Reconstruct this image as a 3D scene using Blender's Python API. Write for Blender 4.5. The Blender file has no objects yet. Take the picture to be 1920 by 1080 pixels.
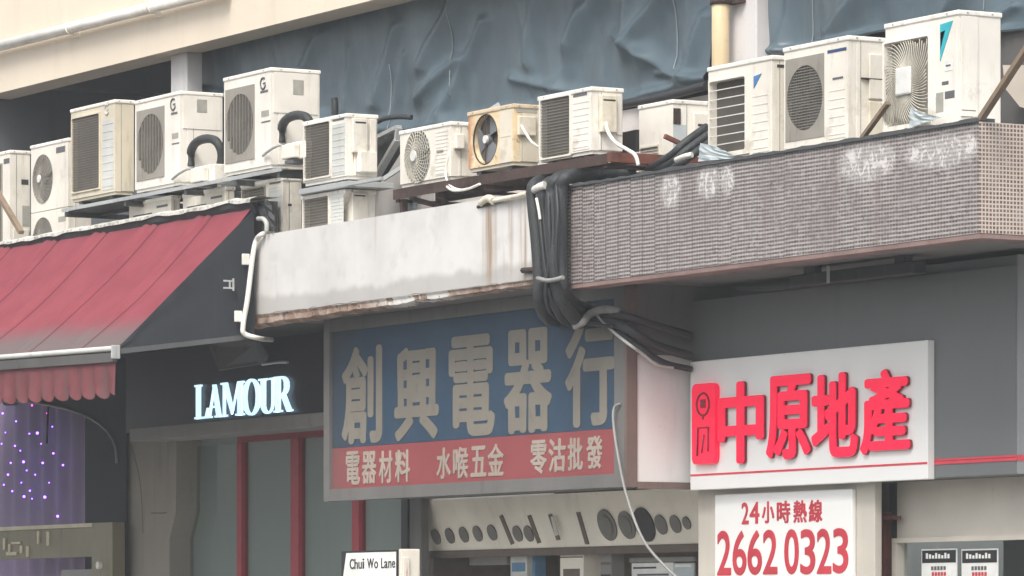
import bpy, bmesh, math, random
from mathutils import Vector, noise as mnoise
random.seed(7)
SC = bpy.context.scene
COL = SC.collection
# ------------------------------------------------------------------ camera
F, CX, HY = 8700.0, 960.0, 1170.0          # focal length, centre column and horizon row, in photo pixels
ANG = math.radians(29.7)
V = Vector((-math.cos(ANG), math.sin(ANG), 0)); R = Vector((V.y, -V.x, 0))
CAM = Vector((0, 0, 1.6)) - V * 34.0
cam = bpy.data.objects.new('camera', bpy.data.cameras.new('camera')); COL.objects.link(cam)
cam.location = CAM
cam.rotation_euler = (math.radians(90), 0, math.atan2(-V.x, V.y))
cam.data.sensor_width = 36; cam.data.lens = F / 1920 * 36; cam.data.shift_y = (HY - 540) / 1920
cam.data.clip_end = 2000; cam.data.clip_start = 0.5
SC.camera = cam
# ------------------------------------------------------------------ sky, sun, exposure
SUN_EL, SUN_AZ = math.radians(52), math.atan2(0.6, -0.75)
W = bpy.data.worlds.new("World"); SC.world = W; W.use_nodes = True
nt = W.node_tree; bg = nt.nodes['Background']
sky = nt.nodes.new('ShaderNodeTexSky'); sky.sky_type = 'NISHITA'; sky.sun_disc = False
sky.sun_elevation = SUN_EL; sky.sun_rotation = SUN_AZ; sky.dust_density = 4; sky.air_density = 1.2
hs = nt.nodes.new('ShaderNodeHueSaturation'); hs.inputs['Saturation'].default_value = 0.32
nt.links.new(sky.outputs[0], hs.inputs['Color']); nt.links.new(hs.outputs[0], bg.inputs[0])
bg.inputs[1].default_value = 0.15
sl = bpy.data.lights.new('sun', 'SUN'); sl.energy = 1.5; sl.angle = math.radians(22); sl.color = (1, .945, .85)
sun = bpy.data.objects.new('sun', sl); COL.objects.link(sun)
sdir = Vector((math.sin(SUN_AZ) * math.cos(SUN_EL), math.cos(SUN_AZ) * math.cos(SUN_EL), math.sin(SUN_EL)))
sun.rotation_euler = sdir.to_track_quat('Z', 'Y').to_euler()
SC.view_settings.view_transform = 'Standard'; SC.view_settings.look = 'None'
SC.view_settings.gamma = 1; SC.view_settings.exposure = 0.68
SC.render.engine = 'CYCLES'; SC.cycles.max_bounces = 8; SC.cycles.use_denoising = True

# ------------------------------------------------------------------ photo point -> point on a real plane
def ray(px, py): return V + R * ((px - CX) / F) + Vector((0, 0, (HY - py) / F))
def P(px, py, Y):
    d = ray(px, py); return CAM + d * ((Y - CAM.y) / d.y)
def XY(px, Y): return P(px, 1000, Y).x
def ZY(px, py, Y): return P(px, py, Y).z
def YX(px, X):                                # depth at which the plane X is met in column px
    d = ray(px, 1000); return (CAM + d * ((X - CAM.x) / d.x)).y
def PX(px, py, X):
    d = ray(px, py); return CAM + d * ((X - CAM.x) / d.x)

# ------------------------------------------------------------------ materials
class M:
    def __init__(s, name, rough=.6, metal=0, spec=.4):
        s.m = bpy.data.materials.new(name); s.m.use_nodes = True; s.t = s.m.node_tree
        s.b = s.t.nodes['Principled BSDF']; s.b.inputs['Roughness'].default_value = rough
        s.b.inputs['Metallic'].default_value = metal; s.b.inputs['Specular IOR Level'].default_value = spec
        s.tc = s.t.nodes.new('ShaderNodeTexCoord'); s.obj = s.tc.outputs['Object']; s.uv = s.tc.outputs['UV']
    def link(s, a, b): s.t.links.new(a, b)
    def setin(s, sock, v):
        if hasattr(v, 'links') or isinstance(v, bpy.types.NodeSocket): s.link(v, sock)
        else: sock.default_value = v
    def map(s, vec, loc=(0,0,0), scale=(1,1,1)):
        n = s.t.nodes.new('ShaderNodeMapping'); s.link(vec, n.inputs['Vector'])
        n.inputs['Location'].default_value = loc; n.inputs['Scale'].default_value = scale; return n.outputs[0]
    def noise(s, vec, scale=5, detail=4, rough=.55, dist=0):
        n = s.t.nodes.new('ShaderNodeTexNoise'); s.link(vec, n.inputs['Vector'])
        n.inputs['Scale'].default_value = scale; n.inputs['Detail'].default_value = detail
        n.inputs['Roughness'].default_value = rough; n.inputs['Distortion'].default_value = dist
        return n.outputs['Fac']
    def ramp(s, fac, a, b, ca=0., cb=1.):
        n = s.t.nodes.new('ShaderNodeMapRange'); s.setin(n.inputs['Value'], fac)
        n.interpolation_type = 'SMOOTHSTEP'
        n.inputs['From Min'].default_value = a; n.inputs['From Max'].default_value = b
        n.inputs['To Min'].default_value = ca; n.inputs['To Max'].default_value = cb; return n.outputs[0]
    def math(s, op, a, b=0.):
        n = s.t.nodes.new('ShaderNodeMath'); n.operation = op; s.setin(n.inputs[0], a); s.setin(n.inputs[1], b); return n.outputs[0]
    def mix(s, fac, a, b, mode='MIX'):
        n = s.t.nodes.new('ShaderNodeMix'); n.data_type = 'RGBA'; n.blend_type = mode
        for k, v in ((0, fac), (6, a), (7, b)):
            if isinstance(v, tuple) and len(v) == 3: v = v + (1,)
            s.setin(n.inputs[k], v)
        return n.outputs[2]
    def xyz(s, vec):
        n = s.t.nodes.new('ShaderNodeSeparateXYZ'); s.link(vec, n.inputs[0]); return n.outputs
    def ell(s, vec, c, r, soft=.35):          # soft ellipsoid mask round c
        v = s.map(vec, tuple(-c[i] / r[i] for i in range(3)), tuple(1 / r[i] for i in range(3)))
        n = s.t.nodes.new('ShaderNodeVectorMath'); n.operation = 'LENGTH'; s.link(v, n.inputs[0])
        return s.ramp(n.outputs['Value'], 1 - soft, 1 + soft, 1., 0.)
    def color(s, c):
        if isinstance(c, tuple): c = c + (1,) if len(c) == 3 else c
        s.setin(s.b.inputs['Base Color'], c)
    def bump(s, h, strength=.2, dist=.01):
        n = s.t.nodes.new('ShaderNodeBump'); s.link(h, n.inputs['Height'])
        n.inputs['Strength'].default_value = strength; n.inputs['Distance'].default_value = dist
        s.link(n.outputs[0], s.b.inputs['Normal'])

def worn(name, col, dirt=(.2,.17,.13), amt=.35, scale=6, rough=.6, metal=0, streak=True, var=.12, lo=.52, hi=.75, bump=.0, spec=.4, rust=0):
    """paint or plaster with small tonal variation, speckle and run-off streaks of dirt"""
    m = M(name, rough, metal, spec)
    big = m.noise(m.obj, scale * .35, 3)
    c = m.mix(m.ramp(big, .3, .7), tuple(x * (1 - var) for x in col), tuple(min(1, x * (1 + var * .6)) for x in col))
    v = m.map(m.obj, scale=(1, 1, .16)) if streak else m.obj
    d = m.ramp(m.noise(v, scale * 2.2, 6, .62), lo, hi)
    c = m.mix(m.math('MULTIPLY', d, amt), c, dirt)
    sp = m.ramp(m.noise(m.obj, scale * 14, 2), .62, .74)
    c = m.mix(m.math('MULTIPLY', sp, amt * .7), c, dirt)
    if rust:                                   # sparse rust runs, and grime caught in blotches
        g = m.ramp(m.noise(m.obj, 3.1, 6, .7), .56, .70); c = m.mix(m.math('MULTIPLY', g, rust*.5), c, (.30,.26,.20))
        q = m.ramp(m.noise(m.map(m.obj, (3,1,2), (1, 1, .05)), 24, 3, .6), .66, .74); e = m.ramp(m.noise(m.obj, 4.5, 3), .50, .62)
        c = m.mix(m.math('MULTIPLY', m.math('MULTIPLY', q, e), rust), c, (.33,.16,.075))
    m.color(c)
    if bump: m.bump(m.noise(m.obj, scale * 8, 4), bump, .01)
    return m.m

def flat(name, col, rough=.5, metal=0, emit=None, es=1., spec=.4):
    m = M(name, rough, metal, spec); n = m.noise(m.obj, 9, 3)
    m.color(m.mix(m.ramp(n, .3, .7), tuple(x * .9 for x in col), tuple(min(1, x * 1.06) for x in col)))
    if emit:
        m.b.inputs['Emission Color'].default_value = emit + (1,); m.b.inputs['Emission Strength'].default_value = es
    return m.m

MT = {}
MT['ac_white'] = worn('white enamel of outdoor unit', (.78,.74,.66), (.33,.27,.19), .38, 5, .45, rust=.75)
MT['ac_bright'] = worn('bright white enamel', (.82,.785,.715), (.38,.32,.23), .28, 5, .42, rust=.75)
MT['ac_cream'] = worn('aged cream enamel', (.66,.60,.47), (.30,.24,.16), .38, 5, .5, rust=.75)
MT['ac_old'] = worn('yellowed enamel', (.72,.66,.54), (.33,.26,.17), .40, 5, .5, rust=.75)
MT['lid'] = worn('white lid enamel', (.85,.825,.765), (.42,.36,.28), .30, 7, .45, rust=.75)
MT['grey_panel'] = worn('pale grey ribbed panel', (.58,.59,.56), (.3,.28,.24), .3, 6, .5)
MT['grille'] = worn('brown grey grille plastic', (.30,.28,.245), (.12,.10,.08), .4, 9, .6)
MT['grille_dark'] = worn('dark grille wire', (.20,.185,.16), (.09,.07,.055), .4, 9, .6)
MT['wire_white'] = flat('white grille bar', (.7,.7,.67), .45)
MT['wire_cream'] = worn('cream grille wire', (.60,.57,.49), (.25,.21,.16), .35, 9, .5)
MT['coil'] = worn('dark fan housing', (.095,.086,.074), (.04,.036,.03), .4, 9, .75)
MT['blade'] = flat('grey fan blade', (.17,.18,.19), .5)
MT['sticker'] = worn('grey printed sticker', (.36,.35,.31), (.2,.19,.17), .6, 40, .5, streak=False)
MT['sticker_dark'] = flat('dark sticker', (.12,.12,.13), .5)
MT['teal'] = flat('teal logo blue', (.03,.42,.50), .4)
MT['navy'] = flat('navy logo', (.03,.06,.17), .4)
MT['blue_logo'] = flat('blue logo', (.06,.19,.42), .4)
MT['slot'] = flat('dark slot', (.045,.043,.04), .8)
MT['rubber'] = worn('black pipe lagging', (.030,.034,.037), (.085,.09,.09), .5, 9, .5, bump=.6)
MT['cable_black'] = flat('black cable', (.035,.037,.04), .5)
MT['pvc'] = worn('white plastic pipe', (.78,.76,.70), (.35,.28,.2), .35, 9, .4)
MT['lag_grey'] = worn('grey pipe lagging', (.27,.27,.26), (.1,.1,.1), .4, 9, .6)
MT['wire_grey'] = flat('pale grey wire', (.45,.45,.43), .5)
MT['rust'] = worn('rusted dark steel', (.055,.037,.032), (.17,.07,.045), .75, 7, .8, streak=False, var=.4, bump=.4)
MT['rust_red'] = worn('red rusted steel', (.20,.07,.05), (.06,.04,.035), .7, 8, .8, streak=False, var=.4, bump=.4)
MT['steel_grey'] = worn('galvanised steel', (.46,.48,.48), (.24,.22,.20), .5, 7, .45, .25)
MT['dark_steel'] = worn('dark painted steel', (.075,.08,.085), (.16,.13,.11), .5, 8, .6)
MT['zinc_sheet'] = worn('thin zinc sheet', (.52,.58,.59), (.3,.32,.32), .4, 5, .35, .2, streak=False)
MT['wood'] = worn('weathered timber', (.23,.17,.12), (.10,.08,.06), .6, 6, .8, bump=.4)
MT['cream_wall'] = worn('cream painted wall', (.74,.65,.53), (.55,.46,.36), .35, 1.6, .8, var=.06, bump=.05)
MT['white_wall'] = worn('off white wall', (.62,.58,.55), (.36,.32,.29), .4, 2, .8, var=.08, bump=.08)
MT['pillar_grey'] = worn('pale grey pillar paint', (.60,.585,.585), (.38,.36,.35), .4, 2.2, .8, bump=.05)
MT['yellow_pipe'] = worn('yellowed downpipe', (.72,.58,.37), (.45,.32,.19), .45, 3, .5)
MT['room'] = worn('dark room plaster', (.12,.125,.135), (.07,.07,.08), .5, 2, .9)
MT['soffit'] = worn('grey soffit plaster', (.19,.185,.18), (.08,.075,.07), .6, 2, .85, streak=False, var=.2, bump=.1)
MT['soffit_lip'] = worn('brown red soffit edge', (.25,.17,.155), (.12,.085,.075), .5, 6, .8, streak=False, var=.2, bump=.2)
MT['slab_dark'] = worn('dark concrete', (.10,.097,.094), (.05,.05,.05), .6, 4, .9, streak=False, bump=.2)  # one dark grey for slabs, end wall and panels
MT['flashing'] = worn('crumpled white flashing', (.66,.65,.59), (.18,.17,.15), .75, 8, .5, streak=False, lo=.45, hi=.65)
MT['black_board'] = flat('black sign board', (.016,.017,.021), .35)
MT['navy_dark'] = worn('dark navy canvas', (.020,.024,.030), (.036,.04,.045), .5, 4, .8)
MT['neon_white'] = flat('lit white letters', (.9,.95,1), .4, emit=(.55,.80,1.0), es=.8)
MT['beige_plaster'] = worn('beige plaster pillar', (.26,.24,.205), (.14,.125,.105), .55, 2.5, .85, bump=.1)
MT['beige_light'] = worn('light beige wall', (.58,.54,.475), (.4,.36,.31), .35, 2.5, .8, bump=.05)
MT['ledge'] = worn('grey ledge', (.25,.25,.24), (.15,.145,.14), .5, 3, .7)
MT['grey_glaze'] = worn('grey green roller curtain', (.34,.365,.35), (.26,.275,.27), .4, 1.5, .75, var=.06)
MT['red_frame'] = flat('dark red frame', (.33,.035,.05), .45)
MT['sign_frame'] = worn('grey sign frame', (.155,.15,.145), (.09,.085,.08), .5, 4, .6)
MT['sign_box'] = worn('sign box white side', (.69,.70,.69), (.48,.48,.47), .3, 2, .6, var=.05)
MT['sign_cream'] = worn('cream sign letters', (.225,.205,.17), (.115,.11,.10), .4, 3, .6, streak=False)
MT['sign_cream_small'] = worn('cream small letters', (.36,.31,.265), (.22,.16,.145), .35, 5, .6, streak=False)
MT['brown_frame'] = worn('brown sign edge', (.17,.125,.11), (.09,.07,.065), .5, 6, .6)
MT['grey_fascia'] = worn('grey fascia cladding', (.160,.168,.172), (.12,.125,.128), .5, 1.6, .36, var=.06)
MT['acrylic'] = worn('white acrylic sign', (.86,.86,.84), (.78,.78,.76), .25, 1.5, .35, var=.03)
MT['letter_red'] = flat('red acrylic letters', (.82,.012,.055), .35, emit=(.95,.0,.06), es=.27)
MT['letter_red_side'] = flat('letter return red with shade in it', (.26,.016,.035), .4)  # darker red puts the shade of the letter sides into the colour
MT['stripe_red'] = flat('red stripe', (.70,.06,.09), .45)
MT['print_red'] = worn('printed red ink', (.55,.045,.065), (.42,.07,.09), .5, 8, .5, streak=False)
MT['cream_soffit'] = worn('cream display board', (.86,.81,.70), (.6,.54,.45), .4, 3, .7)
MT['lamp_grey'] = flat('grey downlight', (.15,.14,.125), .4)
MT['black'] = flat('black', (.02,.02,.022), .5)
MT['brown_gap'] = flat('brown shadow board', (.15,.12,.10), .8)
MT['card'] = worn('pale carton', (.56,.56,.52), (.3,.3,.28), .4, 9, .7, streak=False)
MT['card_blue'] = flat('blue carton print', (.10,.22,.36), .6)
MT['paper'] = worn('white paper', (.80,.80,.77), (.6,.6,.58), .25, 12, .7, streak=False)
MT['gold'] = worn('tarnished brass board', (.24,.22,.15), (.1,.09,.06), .5, 4, .4, .35)
MT['gold_letter'] = worn('brass trim', (.62,.56,.40), (.3,.27,.2), .4, 9, .35, .4)
MT['violet_glow_curtain'] = worn('glow-tinted mauve curtain', (.25,.20,.31), (.17,.135,.29), .5, 3, .9)  # violet glow of the string lights put into the curtain colour
MT['bulb_violet'] = flat('violet bulb', (.3,.1,.9), .4, emit=(.20,.07,1.0), es=8.)
MT['bulb_pink'] = flat('pink bulb', (.9,.1,.6), .4, emit=(.9,.05,.6), es=4.)
MT['asphalt'] = worn('asphalt', (.055,.055,.057), (.03,.03,.03), .5, 1, .9, streak=False, bump=.2)
MT['paving'] = worn('grey paving', (.30,.295,.285), (.18,.17,.16), .5, 1.5, .9, streak=False, bump=.1)

def tile_material(name, a, b, grout, tw, th, axis, marks=(), grout_w=.18, rowoff=.0):
    m = M(name, .35)
    o = m.xyz(m.obj); n = m.t.nodes.new('ShaderNodeCombineXYZ')
    
    wob = m.noise(m.map(m.obj, scale=(1, 1, .35)), 2.2, 3)
    m.link(o[axis], n.inputs[1]); m.link(m.math('ADD', o[2], m.math('MULTIPLY', wob, .016)), n.inputs[0])
    br = m.t.nodes.new('ShaderNodeTexBrick'); m.link(n.outputs[0], br.inputs['Vector'])
    br.offset = rowoff; br.inputs['Scale'].default_value = 1
    br.inputs['Brick Width'].default_value = th; br.inputs['Row Height'].default_value = tw
    br.inputs['Mortar Size'].default_value = th * grout_w; br.inputs['Mortar Smooth'].default_value = .2
    br.inputs['Bias'].default_value = -.1
    br.inputs['Color1'].default_value = a + (1,); br.inputs['Color2'].default_value = b + (1,); br.inputs['Mortar'].default_value = grout + (1,)
    c = br.outputs['Color']
    pale = m.math('MULTIPLY', m.ramp(m.noise(m.obj, 19, 5, .7), .54, .66), m.ramp(m.noise(m.obj, 1.1, 2), .42, .6)); c = m.mix(m.math('MULTIPLY', pale, .45), c, (.50,.46,.45))
    # missing and darkened patches, faded area, run-off
    pn = m.noise(m.obj, 2.4, 5, .6)
    c = m.mix(m.math('MULTIPLY', m.ramp(pn, .45, .75), .45), c, tuple((x + y) / 2 * .8 for x, y in zip(a, grout)))
    st = m.noise(m.map(m.obj, scale=(1, 1, .07)), 7, 5, .6)
    c = m.mix(m.math('MULTIPLY', m.ramp(st, .6, .8), .45), c, (.16,.11,.10))
    sp = m.ramp(m.noise(m.obj, 26, 3), .66, .74)
    c = m.mix(m.math('MULTIPLY', sp, .55), c, (.075,.06,.06))
    tot = None
    for (ctr, rad) in marks:
        e = m.ell(m.obj, ctr, rad, .3)
        tot = e if tot is None else m.math('MAXIMUM', tot, e)
    if tot is not None:
        w = m.ramp(m.noise(m.map(m.obj, scale=(1.6, 1, 1)), 9, 4, .65, 2.2), .50, .56)
        soft = m.math('MULTIPLY', tot, .20)
        c = m.mix(m.math('MAXIMUM', m.math('MULTIPLY', m.math('MULTIPLY', tot, w), .92), soft), c, (.80,.78,.76))
    m.color(c)
    m.bump(br.outputs['Fac'], -.5, .004)
    return m.m

def course_mosaic(name, a, b, grout, pitch, col, left_x, marks):
    """narrow horizontal tile courses set in upright sheets that do not quite line up"""
    m = M(name, .4); o = m.xyz(m.obj)
    def rnd(v1, v2=None):
        c = m.t.nodes.new('ShaderNodeCombineXYZ'); m.setin(c.inputs[0], v1)
        if v2 is not None: m.setin(c.inputs[1], v2)
        w = m.t.nodes.new('ShaderNodeTexWhiteNoise'); w.noise_dimensions = '2D'; m.link(c.outputs[0], w.inputs['Vector']); return w.outputs['Value']
    xw = m.math('ADD', o[0], m.math('MULTIPLY', m.noise(m.obj, 2, 2), .02))
    cf = m.math('DIVIDE', xw, col); ci = m.math('FLOOR', cf)
    away = m.ramp(o[0], left_x, left_x+3.2, 1., .12)
    z = m.math('ADD', o[2], m.math('MULTIPLY', m.noise(m.map(m.obj, scale=(1,1,.4)), 1.6, 2), .012))
    z = m.math('ADD', z, m.math('MULTIPLY', m.math('MULTIPLY', rnd(ci), away), pitch))
    zf = m.math('DIVIDE', z, pitch); fz = m.math('FRACT', zf); zi = m.math('FLOOR', zf)
    c = m.mix(rnd(m.math('FLOOR', m.math('DIVIDE', o[0], .03)), zi), a, b)
    line = m.ramp(m.math('ABSOLUTE', m.math('SUBTRACT', fz, .5)), .22, .32)
    gn = m.ramp(m.noise(m.obj, 30, 3), .3, .6, .55, 1.); c = m.mix(m.math('MULTIPLY', line, gn), c, grout)
    v2 = m.ramp(m.math('ABSOLUTE', m.math('SUBTRACT', m.math('FRACT', m.math('DIVIDE', o[0], .033)), .5)), .30, .42); c = m.mix(m.math('MULTIPLY', v2, .45), c, grout)
    v = m.ramp(m.math('ABSOLUTE', m.math('SUBTRACT', m.math('FRACT', cf), .5)), .44, .48); c = m.mix(m.math('MULTIPLY', m.math('MULTIPLY', v, away), .75), c, (.07,.05,.052))
    pale = m.math('MULTIPLY', m.ramp(m.noise(m.obj, 17, 5, .7), .52, .66), m.ramp(m.noise(m.obj, .9, 2), .42, .6)); c = m.mix(m.math('MULTIPLY', pale, .5), c, (.46,.43,.42))
    dk = m.ramp(m.noise(m.obj, 1.7, 5, .6), .48, .72); c = m.mix(m.math('MULTIPLY', dk, .4), c, (.13,.105,.105))
    st = m.ramp(m.noise(m.map(m.obj, scale=(1,1,.06)), 6, 5, .6), .58, .76); c = m.mix(m.math('MULTIPLY', st, .45), c, (.15,.10,.09))
    sp = m.ramp(m.noise(m.obj, 22, 3), .67, .73); c = m.mix(m.math('MULTIPLY', sp, .7), c, (.05,.04,.04))
    tot = None
    for (ctr, rad) in marks:
        e = m.ell(m.obj, ctr, rad, .3); tot = e if tot is None else m.math('MAXIMUM', tot, e)
    w = m.ramp(m.noise(m.map(m.obj, scale=(1.5,1,1)), 9, 4, .65, 2.2), .49, .57)
    c = m.mix(m.math('MAXIMUM', m.math('MULTIPLY', m.math('MULTIPLY', tot, w), .68), m.math('MULTIPLY', tot, .22)), c, (.80,.78,.76))
    m.color(c); m.bump(line, -.4, .004); return m.m

# ------------------------------------------------------------------ mesh helpers
class MB:
    def __init__(s): s.bm = bmesh.new()
    def box(s, a, b, bev=0):
        x0, y0, z0 = a; x1, y1, z1 = b
        t = bmesh.new()
        vs = [t.verts.new(p) for p in ((x0,y0,z0),(x1,y0,z0),(x1,y1,z0),(x0,y1,z0),(x0,y0,z1),(x1,y0,z1),(x1,y1,z1),(x0,y1,z1))]
        for f in ((3,2,1,0),(4,5,6,7),(0,1,5,4),(1,2,6,5),(2,3,7,6),(3,0,4,7)): t.faces.new([vs[i] for i in f])
        if bev: bmesh.ops.bevel(t, geom=list(t.edges), offset=bev, segments=2, affect='EDGES', profile=.5)
        s.merge(t); return s
    def merge(s, t):
        me = bpy.data.meshes.new('tmp'); t.to_mesh(me); t.free(); s.bm.from_mesh(me); bpy.data.meshes.remove(me)
    def poly(s, pts):
        s.bm.faces.new([s.bm.verts.new(p) for p in pts]); return s
    def prism(s, pts, off):                    # planar outline extruded along the vector off
        off = Vector(off); a = [s.bm.verts.new(Vector(p)) for p in pts]; b = [s.bm.verts.new(Vector(p) + off) for p in pts]
        n = len(pts); s.bm.faces.new(a[::-1]); s.bm.faces.new(b)
        for i in range(n): s.bm.faces.new((a[i], a[(i+1)%n], b[(i+1)%n], b[i]))
        return s
    def beam(s, p, q, w, h=None, up=Vector((0,0,1))):
        p, q = Vector(p), Vector(q); h = h or w; d = (q - p).normalized()
        if abs(d.dot(up)) > .99: up = Vector((1,0,0))
        sx = d.cross(up).normalized() * w / 2; uz = sx.cross(d).normalized() * h / 2
        return s.prism([p - sx - uz, p + sx - uz, p + sx + uz, p - sx + uz], q - p)
    def tube(s, pts, r, n=8, smooth=True, closed=False):
        pts = [Vector(p) for p in pts]
        if smooth and len(pts) > 2: pts = spline(pts, 8)
        rings = []; up = Vector((.13, .31, .94)).normalized()
        for i, p in enumerate(pts):
            d = (pts[min(i+1, len(pts)-1)] - pts[max(i-1, 0)]).normalized()
            u = up - d * up.dot(d)
            if u.length < .05: u = Vector((1,0,0)) - d * d.x
            u.normalize(); w = d.cross(u); up = u
            rings.append([s.bm.verts.new(p + (u * math.cos(t) + w * math.sin(t)) * r) for t in (2*math.pi*k/n for k in range(n))])
        for a, b in zip(rings, rings[1:]):
            for k in range(n):
                f = s.bm.faces.new((a[k], a[(k+1)%n], b[(k+1)%n], b[k])); f.smooth = True
        s.bm.faces.new(rings[0][::-1]); s.bm.faces.new(rings[-1]); return s
    def disc(s, c, r, y0, y1, n=24, rz=None):  # short cylinder along Y
        rz = rz or r
        return s.prism([(c[0] + r*math.cos(t), y0, c[1] + rz*math.sin(t)) for t in (2*math.pi*k/n for k in range(n))], (0, y1 - y0, 0))
    def ring(s, rect, hole, y0, y1):           # rect (x0,x1,z0,z1) panel pierced by the outline hole (list of (x,z))
        x0, x1, z0, z1 = rect; cx = sum(p[0] for p in hole)/len(hole); cz = sum(p[1] for p in hole)/len(hole)
        def edge(a):
            dx, dz = math.cos(a), math.sin(a); t = 1e9
            if dx > 1e-9: t = min(t, (x1-cx)/dx)
            if dx < -1e-9: t = min(t, (x0-cx)/dx)
            if dz > 1e-9: t = min(t, (z1-cz)/dz)
            if dz < -1e-9: t = min(t, (z0-cz)/dz)
            return (cx+dx*t, cz+dz*t)
        n = len(hole); outer = [edge(math.atan2(p[1]-cz, p[0]-cx)) for p in hole]
        for q in ((x0,z0),(x1,z0),(x1,z1),(x0,z1)):
            k = min(range(n), key=lambda i: (outer[i][0]-q[0])**2 + (outer[i][1]-q[1])**2); outer[k] = q
        A = [s.bm.verts.new((p[0], y0, p[1])) for p in outer]; B = [s.bm.verts.new((p[0], y0, p[1])) for p in hole]
        C = [s.bm.verts.new((p[0], y1, p[1])) for p in hole]; D = [s.bm.verts.new((p[0], y1, p[1])) for p in outer]
        for i in range(n):
            j = (i+1) % n
            for a, b in ((A, B), (B, C), (D, A)): s.bm.faces.new((a[i], a[j], b[j], b[i]))
        return s
    def grid(s, rows, uv=True, smooth=True):
        vv = [[s.bm.verts.new(p) for p in r] for r in rows]; L = s.bm.loops.layers.uv.verify() if uv else None
        nr, nc = len(rows), len(rows[0])
        for i in range(nr-1):
            for j in range(nc-1):
                f = s.bm.faces.new((vv[i][j], vv[i][j+1], vv[i+1][j+1], vv[i+1][j])); f.smooth = smooth
                if uv:
                    for l, (a, b) in zip(f.loops, ((i,j),(i,j+1),(i+1,j+1),(i+1,j))): l[L].uv = (b/(nc-1), 1 - a/(nr-1))
        return s
def spline(p, k):
    out = []; n = len(p)
    for i in range(n-1):
        a, b, c, d = p[max(i-1,0)], p[i], p[i+1], p[min(i+2,n-1)]
        for j in range(k):
            t = j/k
            out.append(.5*((2*b) + (c-a)*t + (2*a-5*b+4*c-d)*t*t + (3*b-a-3*c+d)*t**3))
    out.append(p[-1]); return out
def rect_hole(x0, x1, z0, z1, n=12, r=.02):
    pts = []
    for cx, cz, a0 in ((x1-r, z1-r, 0), (x0+r, z1-r, 90), (x0+r, z0+r, 180), (x1-r, z0+r, 270)):
        pts += [(cx + r*math.cos(math.radians(a0 + 90*k/n)), cz + r*math.sin(math.radians(a0 + 90*k/n))) for k in range(n+1)]
    return pts
def round_hole(cx, cz, r, n=48): return [(cx + r*math.cos(2*math.pi*k/n), cz + r*math.sin(2*math.pi*k/n)) for k in range(n)]

def ob(name, mb, mat, parent=None, recenter=True):
    bm = mb.bm if isinstance(mb, MB) else mb
    bmesh.ops.recalc_face_normals(bm, faces=bm.faces)
    loc = Vector((0,0,0))
    if parent is None and recenter and len(bm.verts):
        xs = [v.co for v in bm.verts]
        lo = Vector([min(c[i] for c in xs) for i in range(3)]); hi = Vector([max(c[i] for c in xs) for i in range(3)])
        loc = Vector(((lo.x+hi.x)/2, (lo.y+hi.y)/2, lo.z)); bmesh.ops.translate(bm, verts=bm.verts, vec=-loc)
    me = bpy.data.meshes.new(name); bm.to_mesh(me); bm.free(); me.materials.append(MT[mat] if isinstance(mat, str) else mat)
    o = bpy.data.objects.new(name, me); COL.objects.link(o); o.location = loc
    if parent: o.parent = parent
    return o
def part(name, mb, mat, t, label=None):        # geometry authored in world space, hung under the thing t
    loc = t.location if t.type == 'EMPTY' or t.parent is None else t.parent.location + t.location
    bmesh.ops.translate(mb.bm, verts=mb.bm.verts, vec=-Vector(loc))
    o = ob(name, mb, mat, t)
    if label: o['label'] = label
    return o
def thing(name, label, cat, loc, group=None):
    o = bpy.data.objects.new(name, None); COL.objects.link(o); o.location = loc; o.empty_display_size = .1
    o['label'] = label; o['category'] = cat
    if group: o['group'] = group
    return o
def tag(o, label, cat, group=None, kind=None):
    o['label'] = label; o['category'] = cat
    if group: o['group'] = group
    if kind: o['kind'] = kind
    return o
def struct(name, mb, mat):
    o = ob(name, mb, mat); o['kind'] = 'structure'; o['label'] = name.replace('_', ' ') + ' of the street below the shops'; o['category'] = 'ground'; return o

def glyph_bm(ch, res=5):
    cu = bpy.data.curves.new('glyph', 'FONT'); cu.body = ch; cu.extrude = .5; cu.resolution_u = res
    o = bpy.data.objects.new('glyph', cu); COL.objects.link(o); bpy.context.view_layer.update()
    me = bpy.data.meshes.new_from_object(o.evaluated_get(bpy.context.evaluated_depsgraph_get()))
    bm = bmesh.new(); bm.from_mesh(me)
    bpy.data.objects.remove(o); bpy.data.curves.remove(cu); bpy.data.meshes.remove(me); return bm
def char(ch, box, Y, depth, bold=.02):
    """one character fitted to the photo box (left, right, top, bottom) on the plane Y, depth thick towards the street;
    its strokes are thickened by laying copies round the outline, each a hair shallower than the last"""
    l, r, t, b = box; bm = glyph_bm(ch); xs = [v.co.x for v in bm.verts]; ys = [v.co.y for v in bm.verts]; zs = [v.co.z for v in bm.verts]
    x0, x1 = XY(l, Y), XY(r, Y); m = (l + r)/2; z0, z1 = ZY(m, b, Y), ZY(m, t, Y)
    w, h = x1-x0, z1-z0; bx, bz = bold*w*(1.0), bold*h*.7
    lx, hx, ly, hy, lz, hz = min(xs), max(xs), min(ys), max(ys), min(zs), max(zs)
    mb = MB(); n = 8 if bold else 0
    for k in range(n+1):
        dx, dz = (0, 0) if k == 0 else (bx*math.cos(2*math.pi*k/n), bz*math.sin(2*math.pi*k/n)); dd = depth*(1-.012*k)
        c2 = bm.copy()
        for v in c2.verts:
            c = v.co; fx = (c.x-lx)/(hx-lx); fy = (c.y-ly)/(hy-ly); fz = (c.z-lz)/(hz-lz)
            v.co = Vector((x0+bx+(w-2*bx)*fx+dx, Y - dd*fz + .0003*k*(fz < .5), z0+bz+(h-2*bz)*fy+dz))
        mb.merge(c2)
    bm.free(); return mb
def text_line(name, s, boxes, Y, depth, mat, t, bold=.02):
    for ch, bx in zip(s, boxes): part(name, char(ch, bx, Y, depth, bold), mat, t)

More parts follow.
